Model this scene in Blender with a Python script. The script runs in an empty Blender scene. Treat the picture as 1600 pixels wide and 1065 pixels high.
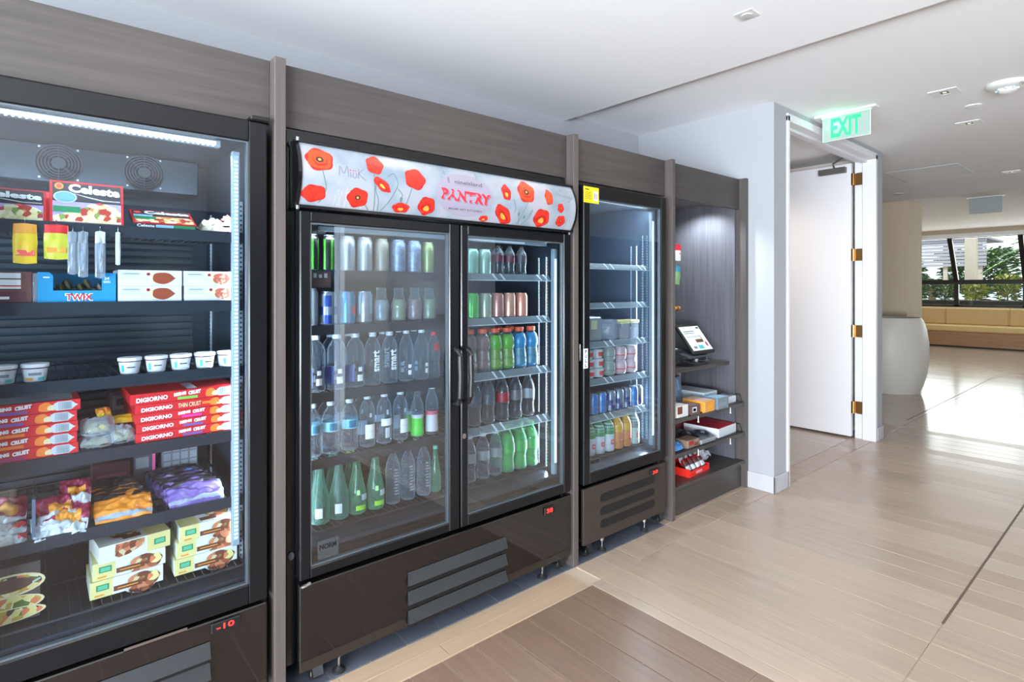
import bpy, math, random
from mathutils import Vector, Matrix, Euler, noise
random.seed(7)
PI = math.pi
SC = bpy.context.scene
COL = SC.collection

# ------------------------------------------------------------------ camera, light, exposure
cd = bpy.data.cameras.new('camera'); cam = bpy.data.objects.new('camera', cd); COL.objects.link(cam)
cam.location = (0, 0, 1.4); cam.rotation_euler = (PI/2, 0, math.radians(-40.43))
cd.sensor_width = 36; cd.lens = 19.8; cd.shift_y = -81.5/1600; cd.clip_start = 0.05; cd.clip_end = 300
SC.camera = cam
SC.view_settings.view_transform = 'Standard'; SC.view_settings.look = 'None'
SC.view_settings.gamma = 1; SC.view_settings.use_curve_mapping = False
SC.view_settings.exposure = -0.36
cy = SC.cycles
cy.use_denoising = True; cy.max_bounces = 8; cy.diffuse_bounces = 4; cy.glossy_bounces = 4
cy.transmission_bounces = 4; cy.transparent_max_bounces = 24; cy.sample_clamp_indirect = 4
cy.caustics_reflective = False; cy.caustics_refractive = False

W = bpy.data.worlds.new('sky'); SC.world = W; W.use_nodes = True
wn = W.node_tree.nodes; wl = W.node_tree.links; wn.clear()
wo = wn.new('ShaderNodeOutputWorld'); wb = wn.new('ShaderNodeBackground')
wb.inputs['Color'].default_value = (0.86, 0.93, 1.0, 1); wb.inputs['Strength'].default_value = 3.4
wl.new(wb.outputs[0], wo.inputs[0])

def area(name, loc, tgt, sx, sy, energy, col=(1, 1, 1), spread=PI):
    l = bpy.data.lights.new(name, 'AREA'); l.shape = 'RECTANGLE'; l.size = sx; l.size_y = sy
    l.energy = energy; l.color = col; l.spread = spread
    o = bpy.data.objects.new(name, l); COL.objects.link(o); o.location = loc
    o.rotation_euler = (Vector(tgt)-Vector(loc)).to_track_quat('-Z', 'Y').to_euler()
    return o
def spot(name, loc, tgt, energy, col=(1, 1, 1), ang=90, blend=.6, rad=.04):
    l = bpy.data.lights.new(name, 'SPOT'); l.energy = energy; l.color = col
    l.spot_size = math.radians(ang); l.spot_blend = blend; l.shadow_soft_size = rad
    o = bpy.data.objects.new(name, l); COL.objects.link(o); o.location = loc
    o.rotation_euler = (Vector(tgt)-Vector(loc)).to_track_quat('-Z', 'Y').to_euler()
    return o
sl = bpy.data.lights.new('sun', 'SUN'); sl.energy = 9; sl.angle = .01; sl.color = (1, .93, .8)
so = bpy.data.objects.new('sun', sl); COL.objects.link(so)
so.rotation_euler = Vector((.35, .25, -.88)).to_track_quat('-Z', 'Y').to_euler()
# daylight through the side windows (left of and behind the camera, and down the hall), plus an added fill for the ceiling
area('window_daylight', (-3.35, -1.2, 1.45), (4, -0.6, 1.4), 4.8, 2.0, 230, (.80, .89, 1))
area('window_ground_bounce', (-3.3, -1.2, .9), (0, -.6, 3.2), 4.8, 1.2, 1550, (.88, .93, 1))  # added area light, tilted up to brighten the ceiling
area('far_daylight', (17.9, -.5, 1.9), (8, -.5, 3.4), 10.0, 1.5, 560, (1, .98, .95))
# recessed ceiling lamps
for i, (x, y, z, e) in enumerate([(1.55, 1.0, 2.60, 26), (0.2, 1.0, 2.60, 26), (2.75, 1.0, 2.60, 22), (1.3, -.6, 2.60, 40), (1.45, 1.62, 2.60, 30), (2.35, 1.62, 2.60, 42), (0.3, 1.62, 2.60, 28),
                                  (4.525, .965, 2.65, 14), (5.51, 1.02, 2.65, 14), (8.15, 1.14, 2.65, 30), (4.5, -1.5, 2.65, 20), (7.5, -1.5, 2.65, 40)]):
    spot('ceiling_lamp_light', (x, y, z), (x, y, 0), e*.62, (1, .86, .70), 110, .8, .05)
spot('wall_washer_light', (2.64, -.75, 2.58), (2.64, -1.5, 1.7), 150, (1, .88, .66), 100, .8, .05)  # added warm spot, brightens the pilaster mirrored in the doors
spot('wall_washer_light', (3.6, -.75, 2.58), (3.6, -1.6, 1.2), 60, (.9, .94, 1), 120, .8, .05)  # added cool spot, brightens the mirrored partition
spot('closet_light', (5.0, 3.0, 2.5), (5.3, 2.6, 0), 60, (1, .84, .68), 150, .8, .1)
spot('niche_lamp_light', (3.62, 2.24, 2.01), (3.76, 2.26, 0), 60, (.82, .91, 1), 140, .7, .03)
# refrigerator lamps
CW = (.84, .93, 1)
area('cooler_lamp_light', (.10, 2.05, 1.845), (.10, 2.35, 1.2), 1.0, .02, 2.6, CW)
area('cooler_lamp_light', (.515, 2.06, 1.18), (0.1, 2.28, 1.18), .02, 1.25, 7, CW)
area('cooler_lamp_light', (1.37, 2.06, 1.600), (1.37, 2.35, 1.0), 1.2, .02, 1.0, CW)
area('cooler_lamp_light', (1.985, 2.06, 1.02), (1.5, 2.28, 1.02), .02, 1.1, 9, CW)
area('cooler_lamp_light', (2.50, 2.05, 1.87), (2.50, 2.35, 1.2), .6, .02, 4, CW)
area('cooler_lamp_light', (2.80, 2.06, 1.15), (2.4, 2.28, 1.15), .02, 1.3, 13, CW)
area('cooler_lamp_light', (.745, 2.06, 1.02), (1.2, 2.28, 1.02), .02, 1.1, 4, CW)

# ------------------------------------------------------------------ materials
def lin(c):
    return tuple(((x/255)/12.92 if x/255 <= .04045 else (((x/255)+.055)/1.055)**2.4) for x in c)
MC = {}
def M(name, rgb=(128, 128, 128), rough=.5, metal=0., spec=.5, emit=0., grain=None, gscale=1., gamt=.15, vary=0., bump=0.):
    """procedural material; grain = (sx, sy, sz) stretches a noise that modulates the colour"""
    if name in MC: return MC[name]
    m = bpy.data.materials.new(name); m.use_nodes = True
    n = m.node_tree.nodes; l = m.node_tree.links
    b = n['Principled BSDF']; c = lin(rgb)
    b.inputs['Base Color'].default_value = (*c, 1); b.inputs['Roughness'].default_value = rough
    b.inputs['Metallic'].default_value = metal; b.inputs['Specular IOR Level'].default_value = spec
    if emit:
        b.inputs['Emission Color'].default_value = (*c, 1); b.inputs['Emission Strength'].default_value = emit
    out = None
    if grain:
        tc = n.new('ShaderNodeTexCoord'); mp = n.new('ShaderNodeMapping'); mp.inputs['Scale'].default_value = grain
        g = n.new('ShaderNodeNewGeometry')
        l.new(g.outputs['Position'], mp.inputs['Vector'])
        nz = n.new('ShaderNodeTexNoise'); nz.inputs['Scale'].default_value = gscale; nz.inputs['Detail'].default_value = 8
        nz.inputs['Roughness'].default_value = .65
        l.new(mp.outputs[0], nz.inputs['Vector'])
        r = n.new('ShaderNodeValToRGB')
        lo = tuple(x*(1-gamt) for x in c); hi = tuple(min(1, x*(1+gamt)) for x in c)
        r.color_ramp.elements[0].position = .3; r.color_ramp.elements[0].color = (*lo, 1)
        r.color_ramp.elements[1].position = .7; r.color_ramp.elements[1].color = (*hi, 1)
        l.new(nz.outputs[0], r.inputs[0]); out = r.outputs[0]
        if bump:
            bp = n.new('ShaderNodeBump'); bp.inputs['Strength'].default_value = bump; bp.inputs['Distance'].default_value = .002
            l.new(nz.outputs[0], bp.inputs['Height']); l.new(bp.outputs[0], b.inputs['Normal'])
    if vary:
        oi = n.new('ShaderNodeObjectInfo'); mr = n.new('ShaderNodeMapRange')
        mr.inputs['To Min'].default_value = 1-vary; mr.inputs['To Max'].default_value = 1+vary
        l.new(oi.outputs['Random'], mr.inputs['Value'])
        mx = n.new('ShaderNodeVectorMath'); mx.operation = 'SCALE'
        if out: l.new(out, mx.inputs[0])
        else: mx.inputs[0].default_value = c
        l.new(mr.outputs[0], mx.inputs['Scale']); out = mx.outputs[0]
        mr2 = n.new('ShaderNodeMapRange'); mr2.inputs['To Min'].default_value = max(.02, rough-.06); mr2.inputs['To Max'].default_value = rough+.08
        l.new(oi.outputs['Random'], mr2.inputs['Value']); l.new(mr2.outputs[0], b.inputs['Roughness'])
    if out: l.new(out, b.inputs['Base Color'])
    MC[name] = m
    return m
def glassy(name, rgb, edge=(235, 245, 255), lo=.06, hi=.9, rough=.05, power=2.2, tint=None):
    """see-through container wall: transparent face-on, glossy towards the rims, tinted"""
    if name in MC: return MC[name]
    m = bpy.data.materials.new(name); m.use_nodes = True
    n = m.node_tree.nodes; l = m.node_tree.links; n.clear()
    o = n.new('ShaderNodeOutputMaterial'); mx = n.new('ShaderNodeMixShader'); t = n.new('ShaderNodeBsdfTransparent')
    p = n.new('ShaderNodeBsdfPrincipled'); p.inputs['Base Color'].default_value = (*lin(edge), 1); p.inputs['Roughness'].default_value = rough
    p.inputs['Specular IOR Level'].default_value = 1.0
    t.inputs[0].default_value = (*lin(rgb), 1)
    lw = n.new('ShaderNodeLayerWeight'); lw.inputs['Blend'].default_value = .5
    pw = n.new('ShaderNodeMath'); pw.operation = 'POWER'; pw.inputs[1].default_value = power
    mr = n.new('ShaderNodeMapRange'); mr.inputs['To Min'].default_value = lo; mr.inputs['To Max'].default_value = hi
    l.new(lw.outputs['Facing'], pw.inputs[0]); l.new(pw.outputs[0], mr.inputs['Value'])
    l.new(mr.outputs[0], mx.inputs[0]); l.new(t.outputs[0], mx.inputs[1]); l.new(p.outputs[0], mx.inputs[2]); l.new(mx.outputs[0], o.inputs[0])
    MC[name] = m
    return m
def pane_mat(name, tint=(225, 235, 240), ior=1.6, rough=0.0):
    if name in MC: return MC[name]
    m = bpy.data.materials.new(name); m.use_nodes = True
    n = m.node_tree.nodes; l = m.node_tree.links; n.clear()
    o = n.new('ShaderNodeOutputMaterial'); mx = n.new('ShaderNodeMixShader'); t = n.new('ShaderNodeBsdfTransparent')
    g = n.new('ShaderNodeBsdfGlossy'); g.inputs['Roughness'].default_value = rough; g.inputs['Color'].default_value = (1, 1, 1, 1)
    t.inputs[0].default_value = (*lin(tint), 1)
    lw = n.new('ShaderNodeLayerWeight'); lw.inputs['Blend'].default_value = .5
    pw = n.new('ShaderNodeMath'); pw.operation = 'POWER'; pw.inputs[1].default_value = 4.5
    mr = n.new('ShaderNodeMapRange'); mr.inputs['To Min'].default_value = ((ior-1)/(ior+1))**2; mr.inputs['To Max'].default_value = .9
    l.new(lw.outputs['Facing'], pw.inputs[0]); l.new(pw.outputs[0], mr.inputs['Value']); l.new(mr.outputs[0], mx.inputs[0])
    l.new(t.outputs[0], mx.inputs[1]); l.new(g.outputs[0], mx.inputs[2]); l.new(mx.outputs[0], o.inputs[0])
    MC[name] = m
    return m
def food(name, cols, scale=60, rough=.5):
    """printed picture of food: cells of a few colours"""
    if name in MC: return MC[name]
    m = bpy.data.materials.new(name); m.use_nodes = True
    n = m.node_tree.nodes; l = m.node_tree.links; b = n['Principled BSDF']
    tc = n.new('ShaderNodeTexCoord'); v = n.new('ShaderNodeTexVoronoi'); v.inputs['Scale'].default_value = scale
    l.new(tc.outputs['Object'], v.inputs['Vector'])
    r = n.new('ShaderNodeValToRGB'); r.color_ramp.interpolation = 'CONSTANT'
    sx = n.new('ShaderNodeSeparateColor'); l.new(v.outputs['Color'], sx.inputs[0]); l.new(sx.outputs[0], r.inputs[0])
    e = r.color_ramp.elements
    for i, c in enumerate(cols):
        if i < 2: e[i].position = i/len(cols); e[i].color = (*lin(c), 1)
        else:
            q = e.new(i/len(cols)); q.color = (*lin(c), 1)
    l.new(r.outputs[0], b.inputs['Base Color']); b.inputs['Roughness'].default_value = rough
    MC[name] = m
    return m

wall_m = M('wall_paint', (166, 168, 174), .8, grain=(1, 1, 1), gscale=60, gamt=.012)
ceil_m = M('ceiling_paint', (243, 244, 246), .9)
cream_m = M('column_paint', (205, 190, 165), .75, grain=(1, 1, 1), gscale=40, gamt=.03)
woodh = M('wood_horizontal', (64, 59, 57), .42, grain=(.7, 8, 14), gscale=3, gamt=.30, bump=.12)
woodv = M('wood_vertical', (84, 84, 90), .42, grain=(14, 14, .6), gscale=3, gamt=.28, bump=.12)
woodvb = M('wood_divider', (80, 73, 71), .45, grain=(30, 14, .6), gscale=3, gamt=.18, bump=.1)
plank_m = M('pale_tile', (172, 154, 138), .28, spec=.7, grain=(14, .9, 1), gscale=2.2, gamt=.10, vary=.05)
plankx_m = M('pale_tile_border', (180, 157, 134), .32, grain=(.9, 14, 1), gscale=2.2, gamt=.10, vary=.05)
undercab_m = M('slate_grey_tile', (84, 89, 100), .4, grain=(14, .9, 1), gscale=2.2, gamt=.10, vary=.05)  # darker blue-grey for the boards behind the cabinet front line
dplank_m = M('brown_tile', (124, 102, 87), .36, grain=(16, .9, 1), gscale=2.4, gamt=.16, vary=.06)
grout_m = M('grout', (190, 172, 154), .7)
joint_m = M('expansion_joint', (92, 76, 66), .6)
black_m = M('black_enamel', (14, 14, 16), .15, spec=.5)
blackmat = M('black_trim', (15, 15, 17), .45)
frame_m = M('door_frame_black', (16, 17, 20), .25, spec=.35)
panel_m = M('black_gloss_panel', (22, 19, 18), .07, spec=.8)
panel3_m = M('brushed_dark_panel', (72, 66, 62), .28, metal=.55, grain=(1, 10, 30), gscale=6, gamt=.08)
liner_m = M('liner_dark', (50, 60, 72), .36, metal=.3)
liner3_m = M('liner_blue_grey', (92, 106, 126), .42, metal=.3)
evap_m = M('evaporator_cover', (74, 88, 100), .30, metal=.7)
wire_m = M('shelf_wire', (44, 48, 54), .4)
rail_m = glassy('clear_price_rail', (200, 212, 222), (190, 205, 215), .22, .8, .15, 1.5)
darkrail = M('dark_price_rail', (40, 46, 54), .3)
chrome = M('chrome', (190, 192, 196), .18, metal=1)
white_m = M('white_plastic', (232, 234, 238), .4)
white_print = M('white_print', (238, 240, 242), .5)
led_m = M('led_diffuser', (215, 236, 255), .4, emit=5.5)
led_dot = M('led_dots', (225, 242, 255), .4, emit=9)
red_led = M('red_digits', (255, 40, 35), .4, emit=4)
green_led = M('exit_green', (46, 208, 122), .4, emit=1.0)
brass = M('brass', (170, 128, 78), .3, metal=1)
rubber = M('black_rubber', (18, 18, 18), .7)
door_glass = pane_mat('cooler_glass', (236, 243, 247), 1.95)
win_glass = pane_mat('window_glass', (225, 232, 232), 1.5)
yellow_m = M('yellow_label', (206, 188, 20), .5)
BLK = M('ink_black', (20, 20, 22), .5)
def C(name, rgb, rough=.45, **k): return M(name, rgb, rough, **k)
red = C('red_print', (200, 36, 40)); dred = C('dark_red_print', (150, 24, 34)); blue = C('blue_print', (24, 128, 178)); orange = C('orange_print', (238, 128, 50))
green = C('green_print', (46, 130, 84)); lgreen = C('lime_print', (120, 190, 80)); purple = C('purple_print', (120, 90, 160)); pink = C('pink_print', (230, 90, 160))
brown = C('brown_print', (104, 60, 44)); cream = C('cream_print', (226, 214, 170)); lgrey = C('light_grey_print', (196, 204, 212)); mgrey = C('grey_print', (128, 134, 142))
navy = C('navy_print', (38, 56, 120)); sky = C('pale_blue_print', (150, 190, 215)); yel = C('yellow_print', (226, 190, 40)); dgrey = C('dark_print', (62, 58, 62))
coral = C('coral_print', (232, 84, 84)); lilac = C('lilac_print', (176, 158, 205)); teal = C('teal_print', (70, 175, 180)); amber = C('amber_print', (222, 150, 50))
pizza = food('pizza_picture', [(232, 222, 170), (222, 210, 150), (214, 196, 150), (176, 60, 46), (238, 230, 196), (130, 150, 80), (206, 150, 90)], 70)
meal = food('meal_picture', [(150, 84, 56), (196, 120, 84), (110, 56, 40), (206, 190, 150), (120, 130, 70)], 70)
pasta = food('salad_picture', [(226, 214, 140), (190, 160, 70), (90, 110, 50), (214, 120, 80), (60, 50, 44), (238, 226, 180)], 60)
nuts = food('nut_chocolate_picture', [(176, 92, 74), (196, 110, 88), (226, 170, 140), (160, 80, 64)], 150)

# ------------------------------------------------------------------ mesh helpers
class MB:
    def __init__(s): s.v = []; s.f = []; s.m = []
    def add(s, vs, fs, m=0):
        b = len(s.v); s.v += [tuple(x) for x in vs]
        for i, f in enumerate(fs):
            s.f.append(tuple(b+k for k in f)); s.m.append(m if isinstance(m, int) else m[i])
        return s
    def box(s, x0, x1, y0, y1, z0, z1, m=0):
        return s.add([(x0, y0, z0), (x1, y0, z0), (x1, y1, z0), (x0, y1, z0), (x0, y0, z1), (x1, y0, z1), (x1, y1, z1), (x0, y1, z1)],
                     [(0, 3, 2, 1), (4, 5, 6, 7), (0, 1, 5, 4), (1, 2, 6, 5), (2, 3, 7, 6), (3, 0, 4, 7)], m)
    def cbox(s, x0, x1, y0, y1, z0, z1, c=.003, m=0):
        """box with chamfered edges"""
        c = min(c, (x1-x0)/2.1, (y1-y0)/2.1, (z1-z0)/2.1); b = len(s.v)
        X = (x0, x1); Y = (y0, y1); Z = (z0, z1); sg = (1, -1); idx = {}
        for i in (0, 1):
            for j in (0, 1):
                for k in (0, 1):
                    p = (X[i], Y[j], Z[k]); d = (sg[i]*c, sg[j]*c, sg[k]*c)
                    for a in range(3):
                        q = [p[t]+(0 if t == a else d[t]) for t in range(3)]
                        idx[(i, j, k, a)] = len(s.v); s.v.append(tuple(q))
        F = []
        for a in range(3):
            o = [t for t in range(3) if t != a]
            for sd in (0, 1):
                def key(u, w):
                    q = [0, 0, 0]; q[a] = sd; q[o[0]] = u; q[o[1]] = w; return idx[(*q, a)]
                F.append([key(0, 0), key(1, 0), key(1, 1), key(0, 1)])
        for a in range(3):
            o = [t for t in range(3) if t != a]
            for u in (0, 1):
                for w in (0, 1):
                    def k2(e, ax):
                        q = [0, 0, 0]; q[a] = e; q[o[0]] = u; q[o[1]] = w; return idx[(*q, ax)]
                    F.append([k2(0, o[0]), k2(1, o[0]), k2(1, o[1]), k2(0, o[1])])
        for i in (0, 1):
            for j in (0, 1):
                for k in (0, 1): F.append([idx[(i, j, k, 0)], idx[(i, j, k, 1)], idx[(i, j, k, 2)]])
        ctr = Vector(((x0+x1)/2, (y0+y1)/2, (z0+z1)/2))
        for f in F:
            p = [Vector(s.v[t]) for t in f]; nn = (p[1]-p[0]).cross(p[2]-p[0])
            if nn.dot(sum(p, Vector())/len(p)-ctr) < 0: f.reverse()
            s.f.append(tuple(f)); s.m.append(m)
        return s
    def lathe(s, prof, seg=16, c=(0, 0, 0), m=0, close=True):
        """m: int, or function(ring, seg) -> index"""
        b = len(s.v); n = len(prof)
        for r, z in prof:
            for i in range(seg):
                a = 2*PI*i/seg; s.v.append((c[0]+r*math.cos(a), c[1]+r*math.sin(a), c[2]+z))
        for j in range(n-1):
            for i in range(seg):
                k = (i+1) % seg
                s.f.append((b+j*seg+i, b+j*seg+k, b+(j+1)*seg+k, b+(j+1)*seg+i)); s.m.append(m if isinstance(m, int) else m(j, i))
        if close:
            mm = m if isinstance(m, int) else m(0, 0)
            if prof[0][0] > 1e-6: s.f.append(tuple(b+i for i in reversed(range(seg)))); s.m.append(mm)
            mm = m if isinstance(m, int) else m(n-2, 0)
            if prof[-1][0] > 1e-6: s.f.append(tuple(b+(n-1)*seg+i for i in range(seg))); s.m.append(mm)
        return s
    def tube(s, pts, r, seg=8, m=0, cap=True):
        pts = [Vector(p) for p in pts]; b = len(s.v)
        for i, p in enumerate(pts):
            t = (pts[min(i+1, len(pts)-1)]-pts[max(i-1, 0)]).normalized()
            u = t.cross(Vector((0, 0, 1)) if abs(t.z) < .9 else Vector((1, 0, 0))).normalized(); w = t.cross(u)
            rr = r[i] if isinstance(r, (list, tuple)) else r
            for k in range(seg):
                a = 2*PI*k/seg; s.v.append(tuple(p+u*math.cos(a)*rr+w*math.sin(a)*rr))
        for i in range(len(pts)-1):
            for k in range(seg):
                q = (k+1) % seg; s.f.append((b+i*seg+k, b+i*seg+q, b+(i+1)*seg+q, b+(i+1)*seg+k)); s.m.append(m)
        if cap:
            s.f.append(tuple(b+k for k in reversed(range(seg)))); s.m.append(m)
            s.f.append(tuple(b+(len(pts)-1)*seg+k for k in range(seg))); s.m.append(m)
        return s
    def prism(s, poly, y0, y1, m=0):
        """polygon in x,z extruded along y"""
        n = len(poly); vs = [(x, y0, z) for x, z in poly]+[(x, y1, z) for x, z in poly]
        fs = [tuple(range(n)), tuple(reversed(range(n, 2*n)))]+[(i, n+i, n+(i+1) % n, (i+1) % n) for i in range(n)]
        return s.add(vs, fs, m)
    def poly(s, pts, y, m=0):
        """flat print in x,z facing -y"""
        return s.add([(x, y, z) for x, z in pts], [tuple(range(len(pts)))], m)
    def rect(s, x0, x1, z0, z1, y, m=0): return s.poly([(x0, z0), (x1, z0), (x1, z1), (x0, z1)], y, m)
    def ell(s, x, z, a, b, y, m=0, n=20, wob=0, rot=0):
        P = []
        for i in range(n):
            t = 2*PI*i/n; k = 1+wob*math.sin(3*t+x*37)*.6+wob*math.sin(5*t+z*91)*.5
            u, w = a*k*math.cos(t), b*k*math.sin(t)
            P.append((x+u*math.cos(rot)-w*math.sin(rot), z+u*math.sin(rot)+w*math.cos(rot)))
        return s.poly(P, y, m)
    def pillow(s, w, h, d, crinkle=.15, nx=10, ny=8, m=0, seed=0, mf=None, c=(0, 0, 0)):
        """filled packet lying in x,y with thickness along z, flat seam at the ends"""
        if crinkle >= .3 and nx >= 10: nx, ny = nx*2, ny*2
        b = len(s.v)
        for sd in (1, -1):
            for j in range(ny+1):
                for i in range(nx+1):
                    u = 2*i/nx-1; t = 2*j/ny-1
                    k = max(0, (1-abs(u)**4)*(1-abs(t)**3))**.7
                    e = 1 if (abs(u) < .999 and abs(t) < .999) else 0
                    n1 = noise.noise(Vector((u*2.2, t*2.2, seed*3.7+sd*5))); n2 = abs(noise.noise(Vector((u*5, t*4, seed*1.9+sd*9+3))))
                    z = sd*(d/2*k*(1+crinkle*(2.4*n1-2.6*n2)*e))+n1*d*crinkle*.8
                    s.v.append((c[0]+u*w/2*(1-.05*abs(t)+.06*crinkle*n1), c[1]+t*h/2*(1-.05*abs(u)), c[2]+z+d/2))
        o = (nx+1)*(ny+1)
        for sd in (0, 1):
            for j in range(ny):
                for i in range(nx):
                    q = [b+sd*o+j*(nx+1)+i, b+sd*o+j*(nx+1)+i+1, b+sd*o+(j+1)*(nx+1)+i+1, b+sd*o+(j+1)*(nx+1)+i]
                    if sd: q.reverse()
                    s.f.append(tuple(q)); s.m.append(mf(i/nx, j/ny, sd) if mf else m)
        return s
    def mesh(s, name, mats, smooth=False):
        me = bpy.data.meshes.new(name); me.from_pydata(s.v, [], s.f)
        for t in (mats if isinstance(mats, (list, tuple)) else [mats]): me.materials.append(t)
        me.polygons.foreach_set('material_index', s.m)
        if smooth:
            me.polygons.foreach_set('use_smooth', [True]*len(me.polygons))
            if smooth != 'all':
                try: me.set_sharp_from_angle(angle=math.radians(40))
                except Exception: pass
        me.update(); return me
    def build(s, name, mats, parent=None, smooth=False, loc=None, rot=None, mx=None):
        o = bpy.data.objects.new(name, s.mesh(name, mats, smooth)); COL.objects.link(o)
        if parent: o.parent = parent
        if loc: o.location = loc
        if rot: o.rotation_euler = rot
        return o
def tag(o, label=None, cat=None, group=None, kind=None):
    if label: o['label'] = label
    if cat: o['category'] = cat
    if group: o['group'] = group
    if kind: o['kind'] = kind
    return o
def thing(name, label, cat, loc=(0, 0, 0), rz=0, group=None):
    o = bpy.data.objects.new(name, None); o.empty_display_size = .05; COL.objects.link(o)
    o.location = loc; o.rotation_euler = (0, 0, rz); return tag(o, label, cat, group)
def kids(o): return [c for c in COL.objects if c.parent == o]
KID = {}
def reg(t, parts): KID[t.name] = parts
def dup(src, loc, label, group=None, rz=None, name=None):
    c = src.copy(); COL.objects.link(c); c.location = loc
    if name: c.name = name
    if rz is not None: c.rotation_euler = (0, 0, rz)
    c['label'] = label
    if group: c['group'] = group
    for p in src.children:
        q = p.copy(); COL.objects.link(q); q.parent = c
        for g in p.children:
            h = g.copy(); COL.objects.link(h); h.parent = q
    return c
def struct(name, mb, mats, **k):
    return tag(mb.build(name, mats, **k), kind='structure')
TXT = {}
def txt_mesh(s, off=0.):
    if (s, off) in TXT: return TXT[(s, off)]
    cu = bpy.data.curves.new('letters', 'FONT'); cu.body = s; cu.resolution_u = 2; cu.offset = off
    o = bpy.data.objects.new('letters', cu); COL.objects.link(o)
    dg = bpy.context.evaluated_depsgraph_get(); me = bpy.data.meshes.new_from_object(o.evaluated_get(dg))
    V = [tuple(v.co[:2]) for v in me.vertices]; F = [tuple(p.vertices) for p in me.polygons]
    bpy.data.objects.remove(o); bpy.data.curves.remove(cu); bpy.data.meshes.remove(me)
    xs = [v[0] for v in V]; ys = [v[1] for v in V]
    x0, x1, y0, y1 = min(xs), max(xs), min(ys), max(ys)
    V = [((x-x0)/(x1-x0), (y-y0)/(y1-y0)) for x, y in V]
    TXT[(s, off)] = (V, F); return TXT[(s, off)]
def put_text(mb, s, x0, x1, z0, z1, y, m=0, off=.02, fn=None, vertical=False, slant=0, arc=0):
    """letters as flat print facing -y in the rectangle x0..x1, z0..z1"""
    V, F = txt_mesh(s, off)
    P = []
    for u, w in V:
        if vertical: u, w = 1-w, u
        x = x0+(x1-x0)*u+slant*(z1-z0)*w; z = z0+(z1-z0)*w+arc*(u-.5)
        P.append(fn(x, z) if fn else (x, y, z))
    return mb.add(P, F, m)

# ------------------------------------------------------------------ the setting: floor
PT = .155
fl = MB(); fl.box(-3.3, 20, -6.2, 5.2, -.05, -.004)
floor = struct('floor', fl, [grout_m])
def plank_mesh(nm, w, l, mat):
    return MB().cbox(-w/2, w/2, -l/2, l/2, -.010, 0, .0012).mesh(nm, mat)
pm = {}
def plank(x0, x1, y0, y1, mat, nm='plank'):
    key = (round(x1-x0, 3), round(y1-y0, 3), mat.name)
    if key not in pm: pm[key] = plank_mesh('plank', x1-x0, y1-y0, mat)
    o = bpy.data.objects.new(nm, pm[key]); COL.objects.link(o); o.parent = floor
    o.location = ((x0+x1)/2, (y0+y1)/2, random.uniform(-.0004, .0002)); o.rotation_euler = (random.uniform(-.0006, .0006), random.uniform(-.0022, .0022), 0)
G = .0016
Xd = 2.018
rows = [(1.79, 1.955), (.625, 1.79), (-.54, .625), (-1.705, -.54)]
far = MB()
# brown inlay, boards across, in front of the two-door cooler
x = Xd
while x > -.9:
    for (a, b) in [(.98, 1.783), (-.19, .98), (-1.36, -.19)]:
        plank(x-.1405+G*1.3, x-G*1.3, a+G, b-G, dplank_m, 'brown_plank') if b > .5 or x > 0 else None
    x -= .1405
tag(MB().box(-3.3, -.9, -6, 1.783, -.01, 0).build('brown_plank_field', [dplank_m], floor), kind='stuff')
tag(MB().box(-.9, Xd, -6, -1.36, -.01, 0).build('brown_plank_field', [dplank_m], floor), kind='stuff')
# pale border boards along the cabinets
for k, (a, b) in enumerate([(1.786, 1.868), (1.868, 1.95)]):
    x = Xd-.02
    while x > -1.2:
        L = 1.16 if k else .78
        plank(x-L+G, x-G, a+G/2, b-G/2, plankx_m, 'border_plank'); x -= L
x = 3.17-PT*8
i = 0
while x < 6.6:
    for (a, b) in rows[:3]:
        if a > 1.7 and x < Xd: continue
        if x+PT > Xd+.01: plank(max(x, Xd)+G, x+PT-G, a+G, b-G, plank_m)
    x += PT; i += 1
xe = x
x = 3.17-PT*8
while x < 4.0:
    if x+PT > Xd+.01: plank(max(x, Xd)+G, x+PT-G, 1.955+G, 2.955, undercab_m if x < 2.85 else plank_m, 'grey_plank' if x < 2.85 else 'plank')
    x += PT
# under the cabinets on the left
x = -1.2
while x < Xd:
    plank(x+G, min(x+PT, Xd)-G, 1.955+G, 2.955, undercab_m, 'grey_plank'); x += PT
# past the reach of single pieces: joined boards
def field(x0, x1, y0, y1, L=1.165):
    x = x0; j = 0
    while x < x1-.01:
        y = y0
        while y < y1-.01:
            xa, xb, ya, yb = x+G, min(x+PT, x1)-G, y+G, min(y+L, y1)-G; za, zb, dy = random.uniform(-.0005, .0003), random.uniform(-.0005, .0003), random.uniform(-.0006, .0006)
            far.add([(xa, ya, -.01), (xb, ya, -.01), (xb, yb, -.01), (xa, yb, -.01), (xa, ya, za), (xb, ya, zb), (xb, yb, zb+dy), (xa, yb, za+dy)], [(4, 5, 6, 7), (0, 1, 5, 4), (1, 2, 6, 5), (2, 3, 7, 6), (3, 0, 4, 7)]); y += L
        x += PT
field(4.0, xe, 1.955, 5.0); field(xe, 17.4, -5.9, 1.79); field(xe, 17.4, 1.79, 5.0); field(Xd, xe, -5.9, -.54)
fo = far.build('plank_field', [M('pale_tile_far', (172, 155, 141), .17, spec=1.0, grain=(14, .5, 1), gscale=2.2, gamt=.12)], floor); tag(fo, kind='stuff')
MB().box(2.9, 17.4, .620, .630, -.01, .0008).build('expansion_joint', [joint_m], floor)
MB().box(7.1, 17.4, 1.835, 1.845, -.01, .0008).build('expansion_joint', [joint_m], floor)

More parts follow.
